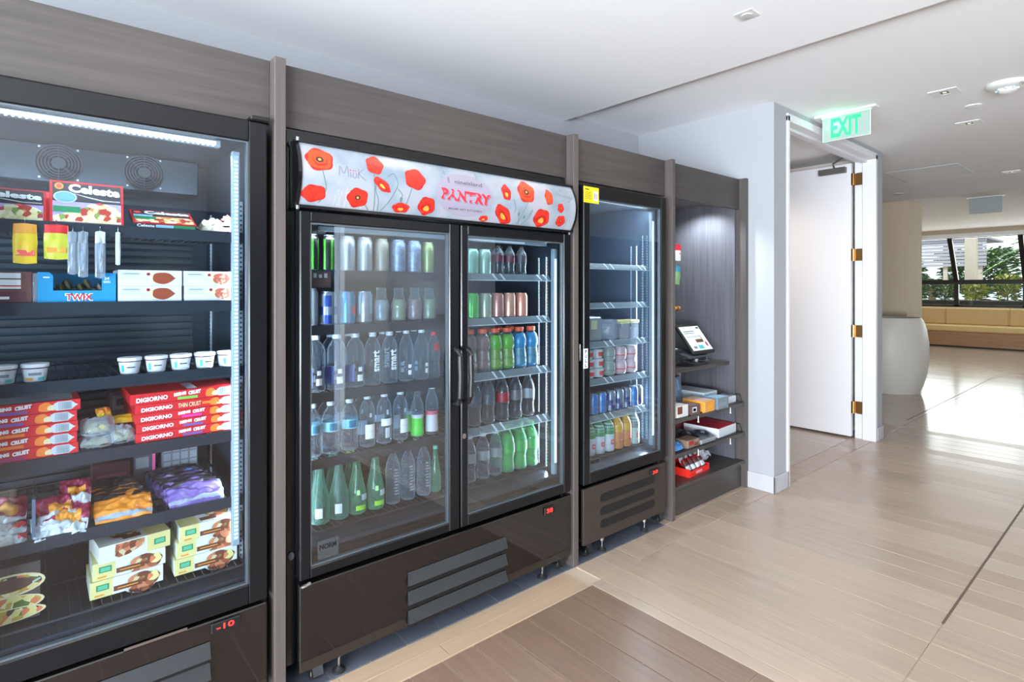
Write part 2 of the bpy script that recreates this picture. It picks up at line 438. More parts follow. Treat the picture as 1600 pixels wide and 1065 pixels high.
# ------------------------------------------------------------------ walls, ceiling
ce = MB()
ce.prism([(-3.3, 2.63), (2.97, 2.63), (2.97, 2.68), (9.6, 2.68), (9.6, 2.78), (17.2, 2.78), (17.2, 3.0), (-3.3, 3.0)], 5.2, -6.2)
ceiling = struct('ceiling', ce, [ceil_m])
struct('wall_back', MB().box(-3.3, 3.86, 2.9, 3.05, 0, 2.68), [wall_m])
struct('wall_left', MB().box(-3.5, -3.3, -6.2, -3.7, 0, 2.63).box(-3.5, -3.3, 1.3, 3.05, 0, 2.63).box(-3.5, -3.3, -3.7, 1.3, 0, .35).box(-3.5, -3.3, -3.7, 1.3, 2.5, 2.63), [wall_m])
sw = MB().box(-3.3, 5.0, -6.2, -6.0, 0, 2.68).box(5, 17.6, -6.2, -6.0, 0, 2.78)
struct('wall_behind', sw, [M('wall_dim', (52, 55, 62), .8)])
# the partition seen only as a reflection in the cooler doors
struct('wall_partition', MB().box(2.40, 4.45, -1.75, -1.625, 0, 2.63), [M('partition_paint', (176, 184, 196), .8)])
tag(MB().cbox(2.40, 2.88, -1.62, -1.5, 0, 2.63, .004).build('column', [M('column_grey', (196, 198, 200), .7)]), 'pale grey pilaster behind the viewpoint, mirrored in the cooler glass', 'column')
wf = MB()
for y in (-3.7, -1.2, 1.22): wf.box(-3.44, -3.36, y, y+.08, .35, 2.5)
wf.box(-3.44, -3.36, -3.7, 1.3, .35, .42).box(-3.44, -3.36, -3.7, 1.3, 2.43, 2.5)
w1 = struct('window_1', wf, [blackmat]); MB().box(-3.402, -3.398, -3.7, 1.3, .35, 2.5).build('pane', [win_glass], w1)

# wall block with the door: return face X=3.862, front face Y=1.77
WX, WY, TH = 3.862, 1.77, .16
wd = MB().box(WX, 4.075, WY, WY+TH, 0, 2.68).box(5.90, 6.07, WY, WY+TH, 0, 2.68).box(4.075, 5.90, WY, WY+TH, 2.60, 2.68)
wd.box(WX, WX+.12, WY+TH, 3.05, 0, 2.68)
struct('wall_door', wd, [wall_m])
struct('baseboard_return', MB().cbox(WX-.012, WX-.0005, WY-.012, 2.9, 0, .115, .003).cbox(WX-.012, 4.068, WY-.012, WY-.0005, 0, .115, .003), [M('baseboard_paint', (186, 186, 190), .6)])
struct('baseboard_hall', MB().cbox(5.92, 6.082, WY-.012, WY-.0005, 0, .115, .003).cbox(6.0705, 6.082, WY-.012, WY+TH, 0, .115, .003), [MC['baseboard_paint']])
# small room behind the door
rm = M('room_paint', (214, 205, 196), .8)
struct('wall_room', MB().box(3.99, 7.0, 4.2, 4.3, 0, 2.76).box(6.2, 6.3, WY+TH, 4.2, 0, 2.76).box(3.99, 4.05, 3.0, 4.2, 0, 2.76), [rm])
struct('ceiling_room', MB().box(3.99, 6.2, WY+TH, 4.2, 2.70, 2.76), [M('room_ceiling_paint', (226, 205, 184), .8)])
# door casing (jambs, stop and head) and the open leaf
dm = M('door_paint', (226, 226, 230), .5)
tr = MB()
tr.cbox(4.052, 4.085, WY-.012, WY+TH+.01, 0, 2.625, .003)
tr.cbox(5.862, 5.905, WY-.012, WY+.10, 0, 2.625, .003).cbox(5.885, 5.905, WY+.10, WY+TH+.01, 0, 2.6, .002)
tr.cbox(4.052, 5.905, WY-.012, WY+TH+.01, 2.585, 2.64, .003).cbox(4.085, 5.862, WY+.06, WY+.11, 2.565, 2.59, .002)
struct('trim_1', tr, [dm])
d1 = struct('door_1', MB().cbox(5.835, 5.878, WY+.185, 2.86, .018, 2.575, .002), [dm])
for z in (2.425, 1.718, 1.004, .291):
    h = MB().box(5.8600, 5.8618, WY+.10, WY+.145, z-.055, z+.055).box(5.8835, 5.8848, WY+.10, WY+.17, z-.055, z+.055)
    h.tube([(5.852, WY+.172, z-.057), (5.852, WY+.172, z+.057)], .009, 8).box(5.8325, 5.852, WY+.181, WY+.184, z-.055, z+.055)
    h.box(5.853, 5.883, WY+.168, WY+.172, z-.055, z+.055)
    for q in (-.035, 0, .035): h.tube([(5.8595, WY+.125, z+q), (5.8605, WY+.125, z+q)], .005, 6)
    h.build('hinge', [brass], d1, 'yes')
cl = MB().cbox(5.79, 5.835, WY+.22, WY+.46, 2.49, 2.545, .004).tube([(5.80, WY+.32, 2.55), (5.72, WY+.30, 2.57), (5.60, WY+.15, 2.60)], .008, 6)
cl.build('door_closer', [M('closer_metal', (120, 115, 112), .4, metal=.7)], d1)
MB().box(5.8358, 5.8372, WY+.1835, WY+.1845, 1.45, 1.60).build('edge_plate', [blackmat], d1)

# far end of the hall: column, canted window wall, bench
tag(MB().cbox(10.27, 11.06, 2.66, 5.0, 0, 2.78, .004).build('column', [cream_m]), 'beige square column beside the white rounded pod in the hall', 'column')
struct('baseboard_column', MB().box(10.255, 11.075, 2.645, 2.659, 0, .1).box(11.061, 11.075, 2.66, 5, 0, .1), [cream_m])
struct('wall_hall', MB().box(6.3, 10.27, 4.4, 4.5, 0, 2.78).box(11.06, 17.3, 4.9, 5.0, 0, 2.78), [cream_m])
struct('wall_far', MB().box(17.36, 17.5, -6, 5, 0, .96), [cream_m])
struct('trim_3', MB().box(16.55, 16.75, -6, 5, 2.63, 2.78), [cream_m])
struct('trim_2', MB().box(16.50, 16.549, -6, 5, 2.60, 2.69), [white_m])
yv = [4.93, 3.47, 2.20, .93, -.34, -1.61, -2.88, -4.15, -5.42]
def sx(z): return 17.40-(z-1.57)*(17.40-16.72)/(2.62-1.57)
for k in range(len(yv)-1):
    a, b = yv[k+1], yv[k]
    w = MB()
    def bar(y0, y1):
        w.box(17.36, 17.44, y0, y1, .96, 1.57)
        w.add([(17.36, y0, 1.56), (17.36, y1, 1.56), (16.66, y1, 2.64), (16.66, y0, 2.64), (17.45, y0, 1.56), (17.45, y1, 1.56), (16.75, y1, 2.64), (16.75, y0, 2.64)],
              [(0, 1, 2, 3), (7, 6, 5, 4), (0, 3, 7, 4), (1, 5, 6, 2), (0, 4, 5, 1), (3, 2, 6, 7)])
    bar(a-.045, a+.045)
    if k == 0: bar(b-.045, b+.02)
    w.box(17.35, 17.45, a, b, 1.51, 1.62).box(17.36, 17.44, a, b, .955, 1.00).box(16.66, 16.76, a, b, 2.59, 2.635)
    wo_ = struct('window_%d' % (k+2), w, [M('window_frame_black', (14, 14, 15), .4)])
    MB().box(17.398, 17.402, a+.045, b-.045, 1.0, 1.51).build('lower_pane', [win_glass], wo_)
    z0, z1 = 1.62, 2.59
    MB().add([(sx(z0), a+.045, z0), (sx(z0), b-.045, z0), (sx(z1), b-.045, z1), (sx(z1), a+.045, z1)], [(0, 1, 2, 3)]).build('upper_pane', [win_glass], wo_)

wallb = thing('bench', 'long upholstered bench on wooden base under the far windows', 'bench', (17.1, 0, 0))
MB().cbox(-.20, .26, -5.9, 4.85, .03, .365, .004).build('base', [M('bench_wood', (168, 128, 96), .5, grain=(4, .5, 14), gscale=3, gamt=.2)], wallb)
MB().box(-.17, .24, -5.9, 4.85, .0, .03).build('toe_kick', [blackmat], wallb)
MB().cbox(-.21, .26, -5.9, 4.85, .37, .53, .03).build('seat_cushion', [M('bench_cream', (226, 196, 140), .7)], wallb)
bk = MB()
yy = -5.9; segs = 9
for k in range(segs):
    L = (4.85+5.9)/segs
    bk.cbox(.10, .255, yy, yy+L, .53, .94, .03); yy += L
bk.build('back_cushion', [M('bench_back', (214, 182, 134), .75)], wallb)
tf = MB(); y = -5.7
while y < 4.7:
    tf.lathe([(0, 0), (.022, .0), (.02, .01), (0, .012)], 8, (0, 0, 0)); n0 = len(tf.v)-32
    for q in range(n0, len(tf.v)):
        p = tf.v[q]; tf.v[q] = (.10-p[2], y+p[0], .72+p[1])
    y += .6
tag(tf.build('tufting_buttons', [MC['bench_back']], wallb), kind='stuff')

# white rounded pod
pod = thing('planter_pod', 'large white glazed barrel-shaped pod standing by the beige column', 'planter', (9.02, 2.56, 0))
pr = [(.36, 0), (.40, .10), (.445, .28), (.465, .5), (.462, .68), (.44, .84), (.405, .96), (.375, 1.01), (.35, 1.0), (.34, .9), (.34, .85), (0, .84)]
MB().lathe(pr, 40).build('shell', [M('pod_glaze', (206, 202, 194), .45)], pod, 'yes')
ang = math.radians(-52)
MB().tube([(r*math.cos(ang)*1.005, r*math.sin(ang)*1.005, z) for r, z in pr[:8]], .017, 8).build('rim_edge', [M('pod_rim', (250, 248, 244), .3)], pod, 'yes')

# ------------------------------------------------------------------ outside the far windows
struct('terrace', MB().box(17.6, 60, -30, 30, -.3, .55), [M('terrace_ground', (150, 145, 135), .9, grain=(1, 1, 1), gscale=3, gamt=.15)])
pg = thing('pergola', 'grey slatted pergola screen on posts behind the left far window', 'pergola', (20.5, 4.9, .55))
for py in (-1.35, -.55, .5, 1.5):
    MB().cbox(-.05, .05, py-.05, py+.05, 0, 2.25, .004).build('post', [M('concrete_post', (176, 166, 156), .8, grain=(1, 1, 1), gscale=8, gamt=.08)], pg)
for k in range(8):
    MB().box(-.09, -.05, -1.5, 1.7, 1.50+k*.10, 1.58+k*.10).build('slat', [M('pergola_slat', (150, 150, 160), .7)], pg)
MB().box(-.12, 2.4, -1.5, 1.7, 2.28, 2.34).build('roof_sheet', [MC['pergola_slat']], pg)
cc = tag(MB().cbox(18.88, 19.12, 3.36, 3.60, .55, 3.3, .01).build('concrete_column', [MC['concrete_post']]), 'pale concrete column outside, behind the planter in the middle window', 'column')
def leafy(mb, n, r, h0, h1, ln, wd, rnd, m=1, up=.4, strap=True):
    for _ in range(n):
        a = rnd.uniform(0, 2*PI); rr = r*math.sqrt(rnd.random()); z = rnd.uniform(h0, h1)
        b = Vector((rr*math.cos(a), rr*math.sin(a), z)); d = Vector((math.cos(a+rnd.uniform(-.8, .8)), math.sin(a+rnd.uniform(-.8, .8)), rnd.uniform(-.1, up*2))).normalized()
        s_ = d.cross(Vector((0, 0, 1))).normalized()*wd*rnd.uniform(.6, 1.2); L = ln*rnd.uniform(.6, 1.2)
        mid = b+d*L*.5+Vector((0, 0, .06*L)); tip = b+d*L-Vector((0, 0, .2*L))
        mb.add([b, mid+s_, tip, mid-s_], [(0, 1, 2), (0, 2, 3)], m if isinstance(m, int) else rnd.choice(m))
leafm = [M('leaf_green', (116, 150, 84), .5), M('leaf_yellow_green', (206, 214, 84), .5), M('leaf_dark', (84, 112, 80), .5), M('leaf_straw', (170, 150, 100), .6)]
pb = [(18.25, 3.95, 'left'), (18.25, 2.65, 'middle'), (18.25, 1.30, 'right'), (18.25, -.1, 'rightmost')]
for i, (x, y, w) in enumerate(pb):
    b = thing('planter_box', ['long black planter trough outside, behind the left window', 'long black planter trough outside, behind the middle window',
              'long black planter trough outside, behind the right window', 'long black planter trough outside, past the right frame edge'][i], 'planter', (x, y, .55))
    MB().cbox(-.3, .3, -.62, .62, 0, .56, .02).build('trough', [M('planter_black', (26, 27, 30), .4)], b)
    MB().box(-.26, .26, -.58, .58, .53, .562).build('soil', [M('soil', (60, 48, 40), .95)], b)
for i in range(9):
    y = 4.5-i*.62; rd = random.Random(20+i)
    t = thing('bush', ['dark leafy shrub in the outside planter, leftmost', 'green leafy shrub in the outside planter, second from left', 'yellow-green bromeliad in the outside planter, third from left',
              'straw-tinged shrub in the outside planter, fourth from left', 'bright yellow bromeliad in the outside planter, fifth from left', 'bright yellow bromeliad in the outside planter, sixth from left',
              'bright lime shrub in the outside planter, seventh from left', 'green shrub in the outside planter, eighth from left', 'green shrub in the outside planter, ninth from left'][i], 'plant', (18.25, y, 1.10), group='shrubs in the outside planters')
    m_ = MB(); m_.tube([(0, 0, 0), (.02, 0, .2), (0, .02, .35)], .02, 6, 3)
    leafy(m_, 300, .17, .02, .44 if i % 3 else .6, .20, .020, rd, [0, 2, 2] if i < 2 else ([0, 1, 1, 3] if i in (2, 4, 5, 6) else [0, 1, 3, 2]), .7)
    f = m_.build('foliage', leafm, t); tag(f, kind='stuff')
def palm(x, y, h, lab, sd, scale=1):
    rd = random.Random(sd); t = thing('palm_tree', lab, 'tree', (x, y, .55))
    MB().tube([(0, 0, 0), (.05, .03, h*.5), (0, .05, h)], [.13, .10, .09], 10).build('trunk', [M('palm_trunk', (150, 128, 104), .9, grain=(3, 3, 14), gscale=3, gamt=.3)], t)
    m_ = MB()
    for k in range(26):
        a = rd.uniform(0, 2*PI); el = rd.uniform(-.3, .95); L = scale*rd.uniform(1.0, 1.7); prev = Vector((0, .05, h)); d = Vector((math.cos(a)*math.cos(el), math.sin(a)*math.cos(el), math.sin(el)))
        s_ = d.cross(Vector((0, 0, 1))).normalized()
        for q in range(14):
            p = Vector((0, .05, h))+d*L*(q/13)-Vector((0, 0, .5*L*(q/13)**2)); fl_ = .32*math.sin(PI*(q+1)/16)*scale
            for sg in (1, -1):
                m_.add([p, p+d*.05, p+s_*sg*fl_+d*.18-Vector((0, 0, .12))], [(0, 1, 2)], rd.choice([0, 2, 2]))
    tag(m_.build('fronds', leafm, t), kind='stuff')
palm(20.6, 1.9, 1.9, 'tall palm tree with drooping fronds behind the middle window', 3, .95)
palm(21.5, -1.2, 2.4, 'palm tree farther right outside the far windows', 5, .9)
palm(21.6, 4.9, .9, 'small palm seen under the pergola through the left window', 6, .5)
for i, (x, y, h) in enumerate([(25, 4.4, 1.9), (25, 1.8, 2.9), (25, -.8, 3.4), (25, -3.4, 3.2), (25, 7.0, 1.6)]):
    rd = random.Random(50+i); t = thing('tree', ['round dark bushy tree behind the pergola, left of the palm', 'tall bushy tree behind the tall palm outside', 'tall bushy tree at the right end of the view outside',
            'bushy tree outside, past the right frame edge', 'low round tree outside behind the beige column'][i], 'tree', (x, y, .55), group='trees outside')
    MB().tube([(0, 0, 0), (.05, 0, h*.6), (0, 0, h)], [.09, .07, .03], 8).build('trunk', [MC['palm_trunk']], t)
    m_ = MB(); leafy(m_, 1900, 1.0, h*.35, h*1.15, .30, .045, rd, [0, 2, 2, 2], .4)
    tag(m_.build('crown', leafm, t), kind='stuff')

#@@CAB
# ------------------------------------------------------------------ built-in wood surround
ZT = 2.18
for (a, b, lab) in [(.618, .655, 'dark wood divider panel between left freezer and wide cooler'), (2.068, 2.104, 'dark wood divider panel between wide cooler and narrow cooler'),
                    (2.925, 2.957, 'dark wood divider panel between narrow cooler and open shelves'), (3.824, 3.860, 'dark wood end panel against the white wall, right of shelves'),
                    (-.97, -.935, 'dark wood divider panel left of the freezer, outside the frame')]:
    o = MB().cbox(a, b, 1.95, 2.895, 0, ZT, .0015).build('divider_panel', [woodvb])
    tag(o, lab, 'panel')
for (a, b, lab) in [(-.935, .618, 'grey-brown wood fascia board above the left freezer'), (.655, 2.068, 'grey-brown wood fascia board above the poppy sign'),
                    (2.104, 2.925, 'grey-brown wood fascia board above the narrow cooler'), (2.957, 3.824, 'grey-brown wood fascia board above the open shelves')]:
    tag(MB().cbox(a+.0005, b-.0005, 2.0, 2.02, 1.962, ZT-.002, .001).build('fascia_board', [woodh]), lab, 'panel')

su = thing('open_shelf_unit', 'tall open wood shelf unit at the right end of the coolers', 'shelf', (3.39, 2.4, 0))
def S(mb, nm, mats, **k): return mb.build(nm, mats, su, **k)
def ox(v): return v-3.39
def oy(v): return v-2.4
S(MB().box(ox(2.9585), ox(3.8235), oy(2.58), oy(2.60), 0.0, 2.02), 'back_panel', [woodv])
S(MB().box(ox(3.800), ox(3.8235), oy(2.02), oy(2.58), 0.0, 2.02), 'side_panel', [woodv])
S(MB().box(ox(2.9585), ox(3.8), oy(2.021), oy(2.58), 2.02, 2.04), 'top_panel', [M('wood_pale_top', (128, 126, 128), .5)])
S(MB().cbox(ox(2.9585), ox(3.799), oy(2.06), oy(2.575), .858, .884, .001), 'shelf', [woodh])
S(MB().cbox(ox(2.9585), ox(3.8235), oy(1.958), oy(2.575), .578, .603, .001), 'shelf', [woodh])
S(MB().cbox(ox(2.9585), ox(3.8235), oy(1.958), oy(2.575), .368, .393, .001), 'shelf', [woodh])
S(MB().cbox(ox(2.9585), ox(3.8235), oy(1.958), oy(2.575), .172, .193, .001), 'shelf', [woodh])
S(MB().cbox(ox(2.9585), ox(3.8235), oy(1.985), oy(2.00), .004, .172, .001), 'kick_panel', [woodh])
for z in (.603, .393):
    g = MB().tube([(ox(2.965), oy(1.966), z+.004), (ox(3.80), oy(1.966), z+.004), (ox(3.812), oy(1.975), z+.010), (ox(3.815), oy(1.99), z+.05), (ox(3.815), oy(2.2), z+.05)], .0025, 6)
    S(g, 'shelf_rim_wire', [blackmat])
    for x in (3.22, 3.62):
        S(MB().tube([(ox(x), oy(1.955), z-.045), (ox(x), oy(1.955), z-.012)], .003, 6).lathe([(0, 0), (.006, 0), (.006, .005), (0, .006)], 8, (ox(x), oy(1.955), z-.05)), 'shelf_clip', [white_m])

# ------------------------------------------------------------------ coolers
def caster(par, x, y, flip=1):
    m = MB().cbox(x-.028, x+.028, y-.03, y+.03, .083, .09, .001).box(x-.022, x-.018, y-.028, y+.02, .03, .084).box(x+.018, x+.022, y-.028, y+.02, .03, .084)
    m.add([(x-.018, y-.028, .084), (x+.018, y-.028, .084), (x+.018, y-.05, .035), (x-.018, y-.05, .035), (x-.018, y-.024, .084), (x+.018, y-.024, .084), (x+.018, y-.046, .032), (x-.018, y-.046, .032)],
          [(0, 3, 2, 1), (4, 5, 6, 7), (0, 1, 5, 4), (3, 7, 6, 2), (0, 4, 7, 3), (1, 2, 6, 5)])
    c = m.build('caster', [chrome], par)
    w = MB(); pts = [(x-.013, y, .032), (x+.013, y, .032)]; w.tube(pts, .031, 16); w.build('wheel', [rubber], c, 'yes')
def leveler(par, x, y):
    c = MB().lathe([(.006, .012), (.006, .09)], 10, (x, y, 0)).lathe([(.011, .055), (.011, .07)], 6, (x, y, 0)).build('leveling_foot', [chrome], par, 'yes')
    MB().lathe([(.024, 0), (.024, .006), (.012, .013), (.008, .02)], 14, (x, y, 0)).build('pad', [rubber], c, 'yes')
def shelf(par, x0, x1, z, rail, y0=2.055, y1=2.60):
    f = MB().box(x0, x1, y0, y0+.006, z-.008, z-.002).box(x0, x1, y1-.006, y1, z-.008, z-.002).box(x0, x0+.005, y0, y1, z-.008, z-.002).box(x1-.005, x1, y0, y1, z-.008, z-.002).box(x0, x1, y0+.26, y0+.266, z-.014, z-.006)
    s = f.build('shelf', [wire_m], par)
    w = MB(); n = int((x1-x0)/.024)
    for k in range(n+1):
        x = x0+.003+(x1-x0-.006)*k/n; w.box(x-.0012, x+.0012, y0, y1, z-.0035, z-.0002)
    tag(w.build('wires', [wire_m], s), kind='stuff')
    if rail == 'dark': MB().box(x0, x1, y0-.008, y0-.004, z-.034, z+.002).build('price_rail', [darkrail], s)
    if rail == 'clear':
        MB().add([(x0, y0-.004, z+.004), (x1, y0-.004, z+.004), (x1, y0-.03, z-.026), (x0, y0-.03, z-.026)], [(0, 3, 2, 1)]).build('price_rail', [rail_m], s)
        MB().box(x0, x1, y0-.032, y0-.029, z-.029, z-.025).build('rail_lip', [M('rail_lip', (190, 205, 215), .3)], s)
        for q in (.38, .46, .86, .93):
            x = x0+(x1-x0)*q
            MB().add([(x, y0-.0045, z+.005), (x+.012, y0-.0045, z+.005), (x+.022, y0-.0305, z-.025), (x+.010, y0-.0305, z-.025)], [(0, 3, 2, 1)]).build('rail_clip', [M('rail_clip', (200, 212, 220), .3)], s)
    return s
def pilaster(par, x, y, z0, z1, mat, facing='y', w=.012):
    p = MB().box(x-w/2, x+w/2, y, y+.006, z0, z1) if facing == 'y' else MB().box(x, x+.005, y-w/2, y+w/2, z0, z1)
    o = p.build('shelf_standard', [mat], par)
    h = MB(); z = z0+.01
    while z < z1-.01:
        if facing == 'y': h.box(x-w*.22, x+w*.22, y-.0006, y+.001, z, z+.007)
        else: h.box(x-.0006, x+.001, y-w*.25, y+w*.25, z, z+.007)
        z += .016
    tag(h.build('slots', [M('slot_dark', (46, 58, 70), .5)], o), kind='stuff')
    return o
def cooler(name, label, x0, x1, zt, zf, liner, doors, shelves, rail, lowmat, loc_y=2.4):
    t = thing(name, label, 'refrigerator', ((x0+x1)/2, 2.4, 0)); inv = Matrix.Translation((-(x0+x1)/2, -2.4, 0))
    hold = bpy.data.objects.new('tmp', None)
    def B(mb, nm, mats, par=None, **k):
        o = mb.build(nm, mats, None, **k)
        o.data.transform(inv); o.parent = par or t
        return o
    b = MB().box(x0, x0+.03, 1.995, 2.85, .09, zt).box(x1-.03, x1, 1.995, 2.85, .09, zt).box(x0+.03, x1-.03, 1.995, 2.85, zt-.04, zt).box(x0+.03, x1-.03, 2.80, 2.85, .09, zt-.04).box(x0+.03, x1-.03, 2.0, 2.80, .09, zf-.05)
    B(b, 'cabinet', [black_m])
    li = MB().box(x0+.03, x0+.045, 2.0, 2.64, zf-.05, zt-.055).box(x1-.045, x1-.03, 2.0, 2.64, zf-.05, zt-.055).box(x0+.045, x1-.045, 2.63, 2.64, zf-.05, zt-.055).box(x0+.03, x1-.03, 2.0, 2.64, zt-.055, zt-.041).box(x0+.045, x1-.045, 2.0, 2.63, zf-.05, zf-.035)
    B(li, 'liner', [liner])
    return t, B
def door(B, xa, xb, zb, zt, ins, handle=None, nm='door', trimcol=None):
    l, r, bo, to = ins
    f = MB(); y0, y1 = 1.95, 1.990
    f.cbox(xa, xa+l, y0, y1, zb, zt, .004).cbox(xb-r, xb, y0, y1, zb, zt, .004).cbox(xa+l-.002, xb-r+.002, y0, y1, zb, zb+bo, .004).cbox(xa+l-.002, xb-r+.002, y0, y1, zt-to, zt, .004)
    d = B(f, nm, [frame_m])
    ti = MB(); q = .006
    X0, X1, Z0, Z1 = xa+l-.001, xb-r+.001, zb+bo-.001, zt-to+.001
    ti.box(X0, X0+q, 1.9565, 1.975, Z0, Z1).box(X1-q, X1, 1.9565, 1.975, Z0, Z1).box(X0+q, X1-q, 1.9565, 1.975, Z0, Z0+q).box(X0+q, X1-q, 1.9565, 1.975, Z1-q, Z1)
    B(ti, 'glass_trim', [M('glass_trim', (96, 106, 114), .35, metal=.5)], d)
    B(MB().box(X0+q, X1-q, 1.9625, 1.9645, Z0+q, Z1-q), 'glass_pane', [door_glass if zt < 1.94 else pane_mat('freezer_glass', (240, 246, 250), 1.5)], d)
    ga = MB().box(xa+.012, xa+.024, 1.9902, 1.9945, zb+.01, zt-.01).box(xb-.024, xb-.012, 1.9902, 1.9945, zb+.01, zt-.01)
    B(ga, 'gasket', [rubber], d)
    return d
def louver(B, par, x0, x1, zs, mat):
    for z in zs:
        m = MB()
        m.add([(x0, 1.949, z), (x1, 1.949, z), (x1, 1.931, z-.045), (x0, 1.931, z-.045), (x0, 1.949, z-.055), (x1, 1.949, z-.055)],
              [(0, 3, 2, 1), (3, 4, 5, 2), (0, 4, 3), (1, 2, 5)])
        B(m, 'louver', [mat], par)
        B(MB().box(x0+.004, x1-.004, 1.9495, 1.9498, z-.070, z-.056), 'louver_slot', [blackmat], par)
def digits(B, par, x0, x1, z0, z1, s='-10'):
    p = B(MB().cbox(x0, x1, 1.944, 1.952, z0, z1, .002), 'temperature_display', [blackmat], par)
    m = MB(); w = x1-x0; h = z1-z0
    put_text(m, s, x0+w*.18, x1-w*.22, z0+h*.2, z1-h*.2, 1.9435, 0, .015)
    B(m, 'digits', [red_led], p)

# left freezer (two doors, the right-hand one in view)
t1, B1 = cooler('display_freezer', 'wide black glass-door freezer at the left edge, frozen food inside', -.91, .603, 1.955, .483, liner_m, None, None, 'dark', panel_m)
for (a, b) in ((-.905, -.157), (-.155, .594)):
    d = door(B1, a, b, .372, 1.948, (.058, .058, .066, .068))
    hx = (b-.03) if a < -.5 else (a+.03)
    hb = MB().tube([(hx, 1.948, 1.24), (hx, 1.915, 1.22), (hx, 1.905, 1.05), (hx, 1.915, .88), (hx, 1.948, .86)], .010, 8)
    B1(hb, 'handle', [blackmat], d, smooth='yes')
B1(MB().cbox(.54, .60, 1.94, 1.99, 1.950, 1.966, .004), 'hinge_cover', [blackmat])
lp = B1(MB().cbox(-.905, .594, 1.952, 1.975, .085, .360, .003), 'lower_panel', [panel_m])
louver(B1, lp, -.55, .422, (.300, .235, .170), M('louver_dark', (44, 46, 48), .35))
digits(B1, lp, .425, .51, .322, .352, '-10')
B1(MB().box(.20, .36, 1.9495, 1.951, .3605, .3685), 'nameplate_strip', [chrome], lp)
for z in (1.588, 1.36, 1.138, .924, .702): 
    s = shelf(t1, -.86+.1535, .545+.1535, z, 'dark', 2.055-2.4, 2.60-2.4)
s = shelf(t1, -.86+.1535, .545+.1535, .481, None, 2.02-2.4, 2.60-2.4)
for x in (-.85, .548): pilaster(t1, x+.1535, 2.085-2.4 if x > .5 or x < -.6 else 2.615-2.4, .47, 1.70, M('standard_white', (196, 206, 214), .4))
pilaster(t1, .553+.1535, 2.55-2.4, .47, 1.70, MC['standard_white'], 'x')
ev = B1(MB().cbox(-.84, .50, 2.50, 2.62, 1.765, 1.895, .004), 'evaporator_cover', [evap_m])
for cx_ in (-.68, -.43, .070, .319):
    g = MB()
    for r in (.018, .028, .037, .046, .055, .064):
        P = [(cx_+r*math.cos(2*PI*k/24), 2.490+.004*(r/.064), 1.833+r*math.sin(2*PI*k/24)) for k in range(25)]
        g.tube(P, .0022, 5, cap=False)
    for a in (45, 135, 225, 315, 90, 270): g.tube([(cx_+.018*math.cos(math.radians(a)), 2.488, 1.833+.018*math.sin(math.radians(a))), (cx_+.070*math.cos(math.radians(a)), 2.495, 1.833+.070*math.sin(math.radians(a)))], .0016, 4)
    g.prism([(cx_+.018*math.cos(2*PI*k/16), 1.833+.018*math.sin(2*PI*k/16)) for k in range(16)], 2.487, 2.491)
    g.prism([(cx_+.066*math.cos(2*PI*k/28), 1.833+.066*math.sin(2*PI*k/28)) for k in range(28)], 2.4975, 2.4995, 1)
    tag(B1(g, 'fan_grille', [M('fan_dark', (70, 80, 90), .4), M('fan_hole', (10, 12, 14), .6)], ev), kind=None)
    for sx_, sz_ in ((-1, 1), (1, 1), (-1, -1), (1, -1)):
        B1(MB().box(cx_+sx_*.052-.003, cx_+sx_*.052+.003, 2.4965, 2.4995, 1.833+sz_*.052-.003, 1.833+sz_*.052+.003), 'screw', [white_m], ev)
lb = B1(MB().cbox(-.82, .47, 2.02, 2.042, 1.862, 1.884, .002), 'top_lamp', [M('lamp_profile', (150, 165, 178), .4)])
B1(MB().box(-.81, .455, 2.019, 2.0205, 1.867, 1.879), 'led_diffuser', [led_m], lb)
dt = MB()
for k in range(88): x = -.800+k*.0143; dt.box(x, x+.005, 2.0180, 2.0192, 1.862, 1.866)
tag(B1(dt, 'led_dots', [led_dot], lb), kind='stuff')
lv = B1(MB().cbox(.508, .532, 2.035, 2.056, .54, 1.86, .002), 'side_lamp', [MC['lamp_profile']])
B1(MB().box(.512, .527, 2.0335, 2.035, .56, 1.845), 'led_diffuser', [M('led_side', (150, 172, 190), .4, emit=.5)], lv)
dt = MB()
for k in range(100): z = .565+k*.0127; dt.box(.514, .525, 2.0325, 2.0334, z, z+.005)
tag(B1(dt, 'led_dots', [M('led_side_dots', (225, 240, 255), .4, emit=2.2)], lv), kind='stuff')
# ribbed back wall
rb = MB()
for k in range(40): z = .52+k*.028; rb.box(-.40, .50, 2.606, 2.622, z, z+.016)
B1(rb, 'ribbed_back', [M('ribbed_back', (58, 66, 74), .4, metal=.3)]); tag(COL.objects[-1], kind='stuff')

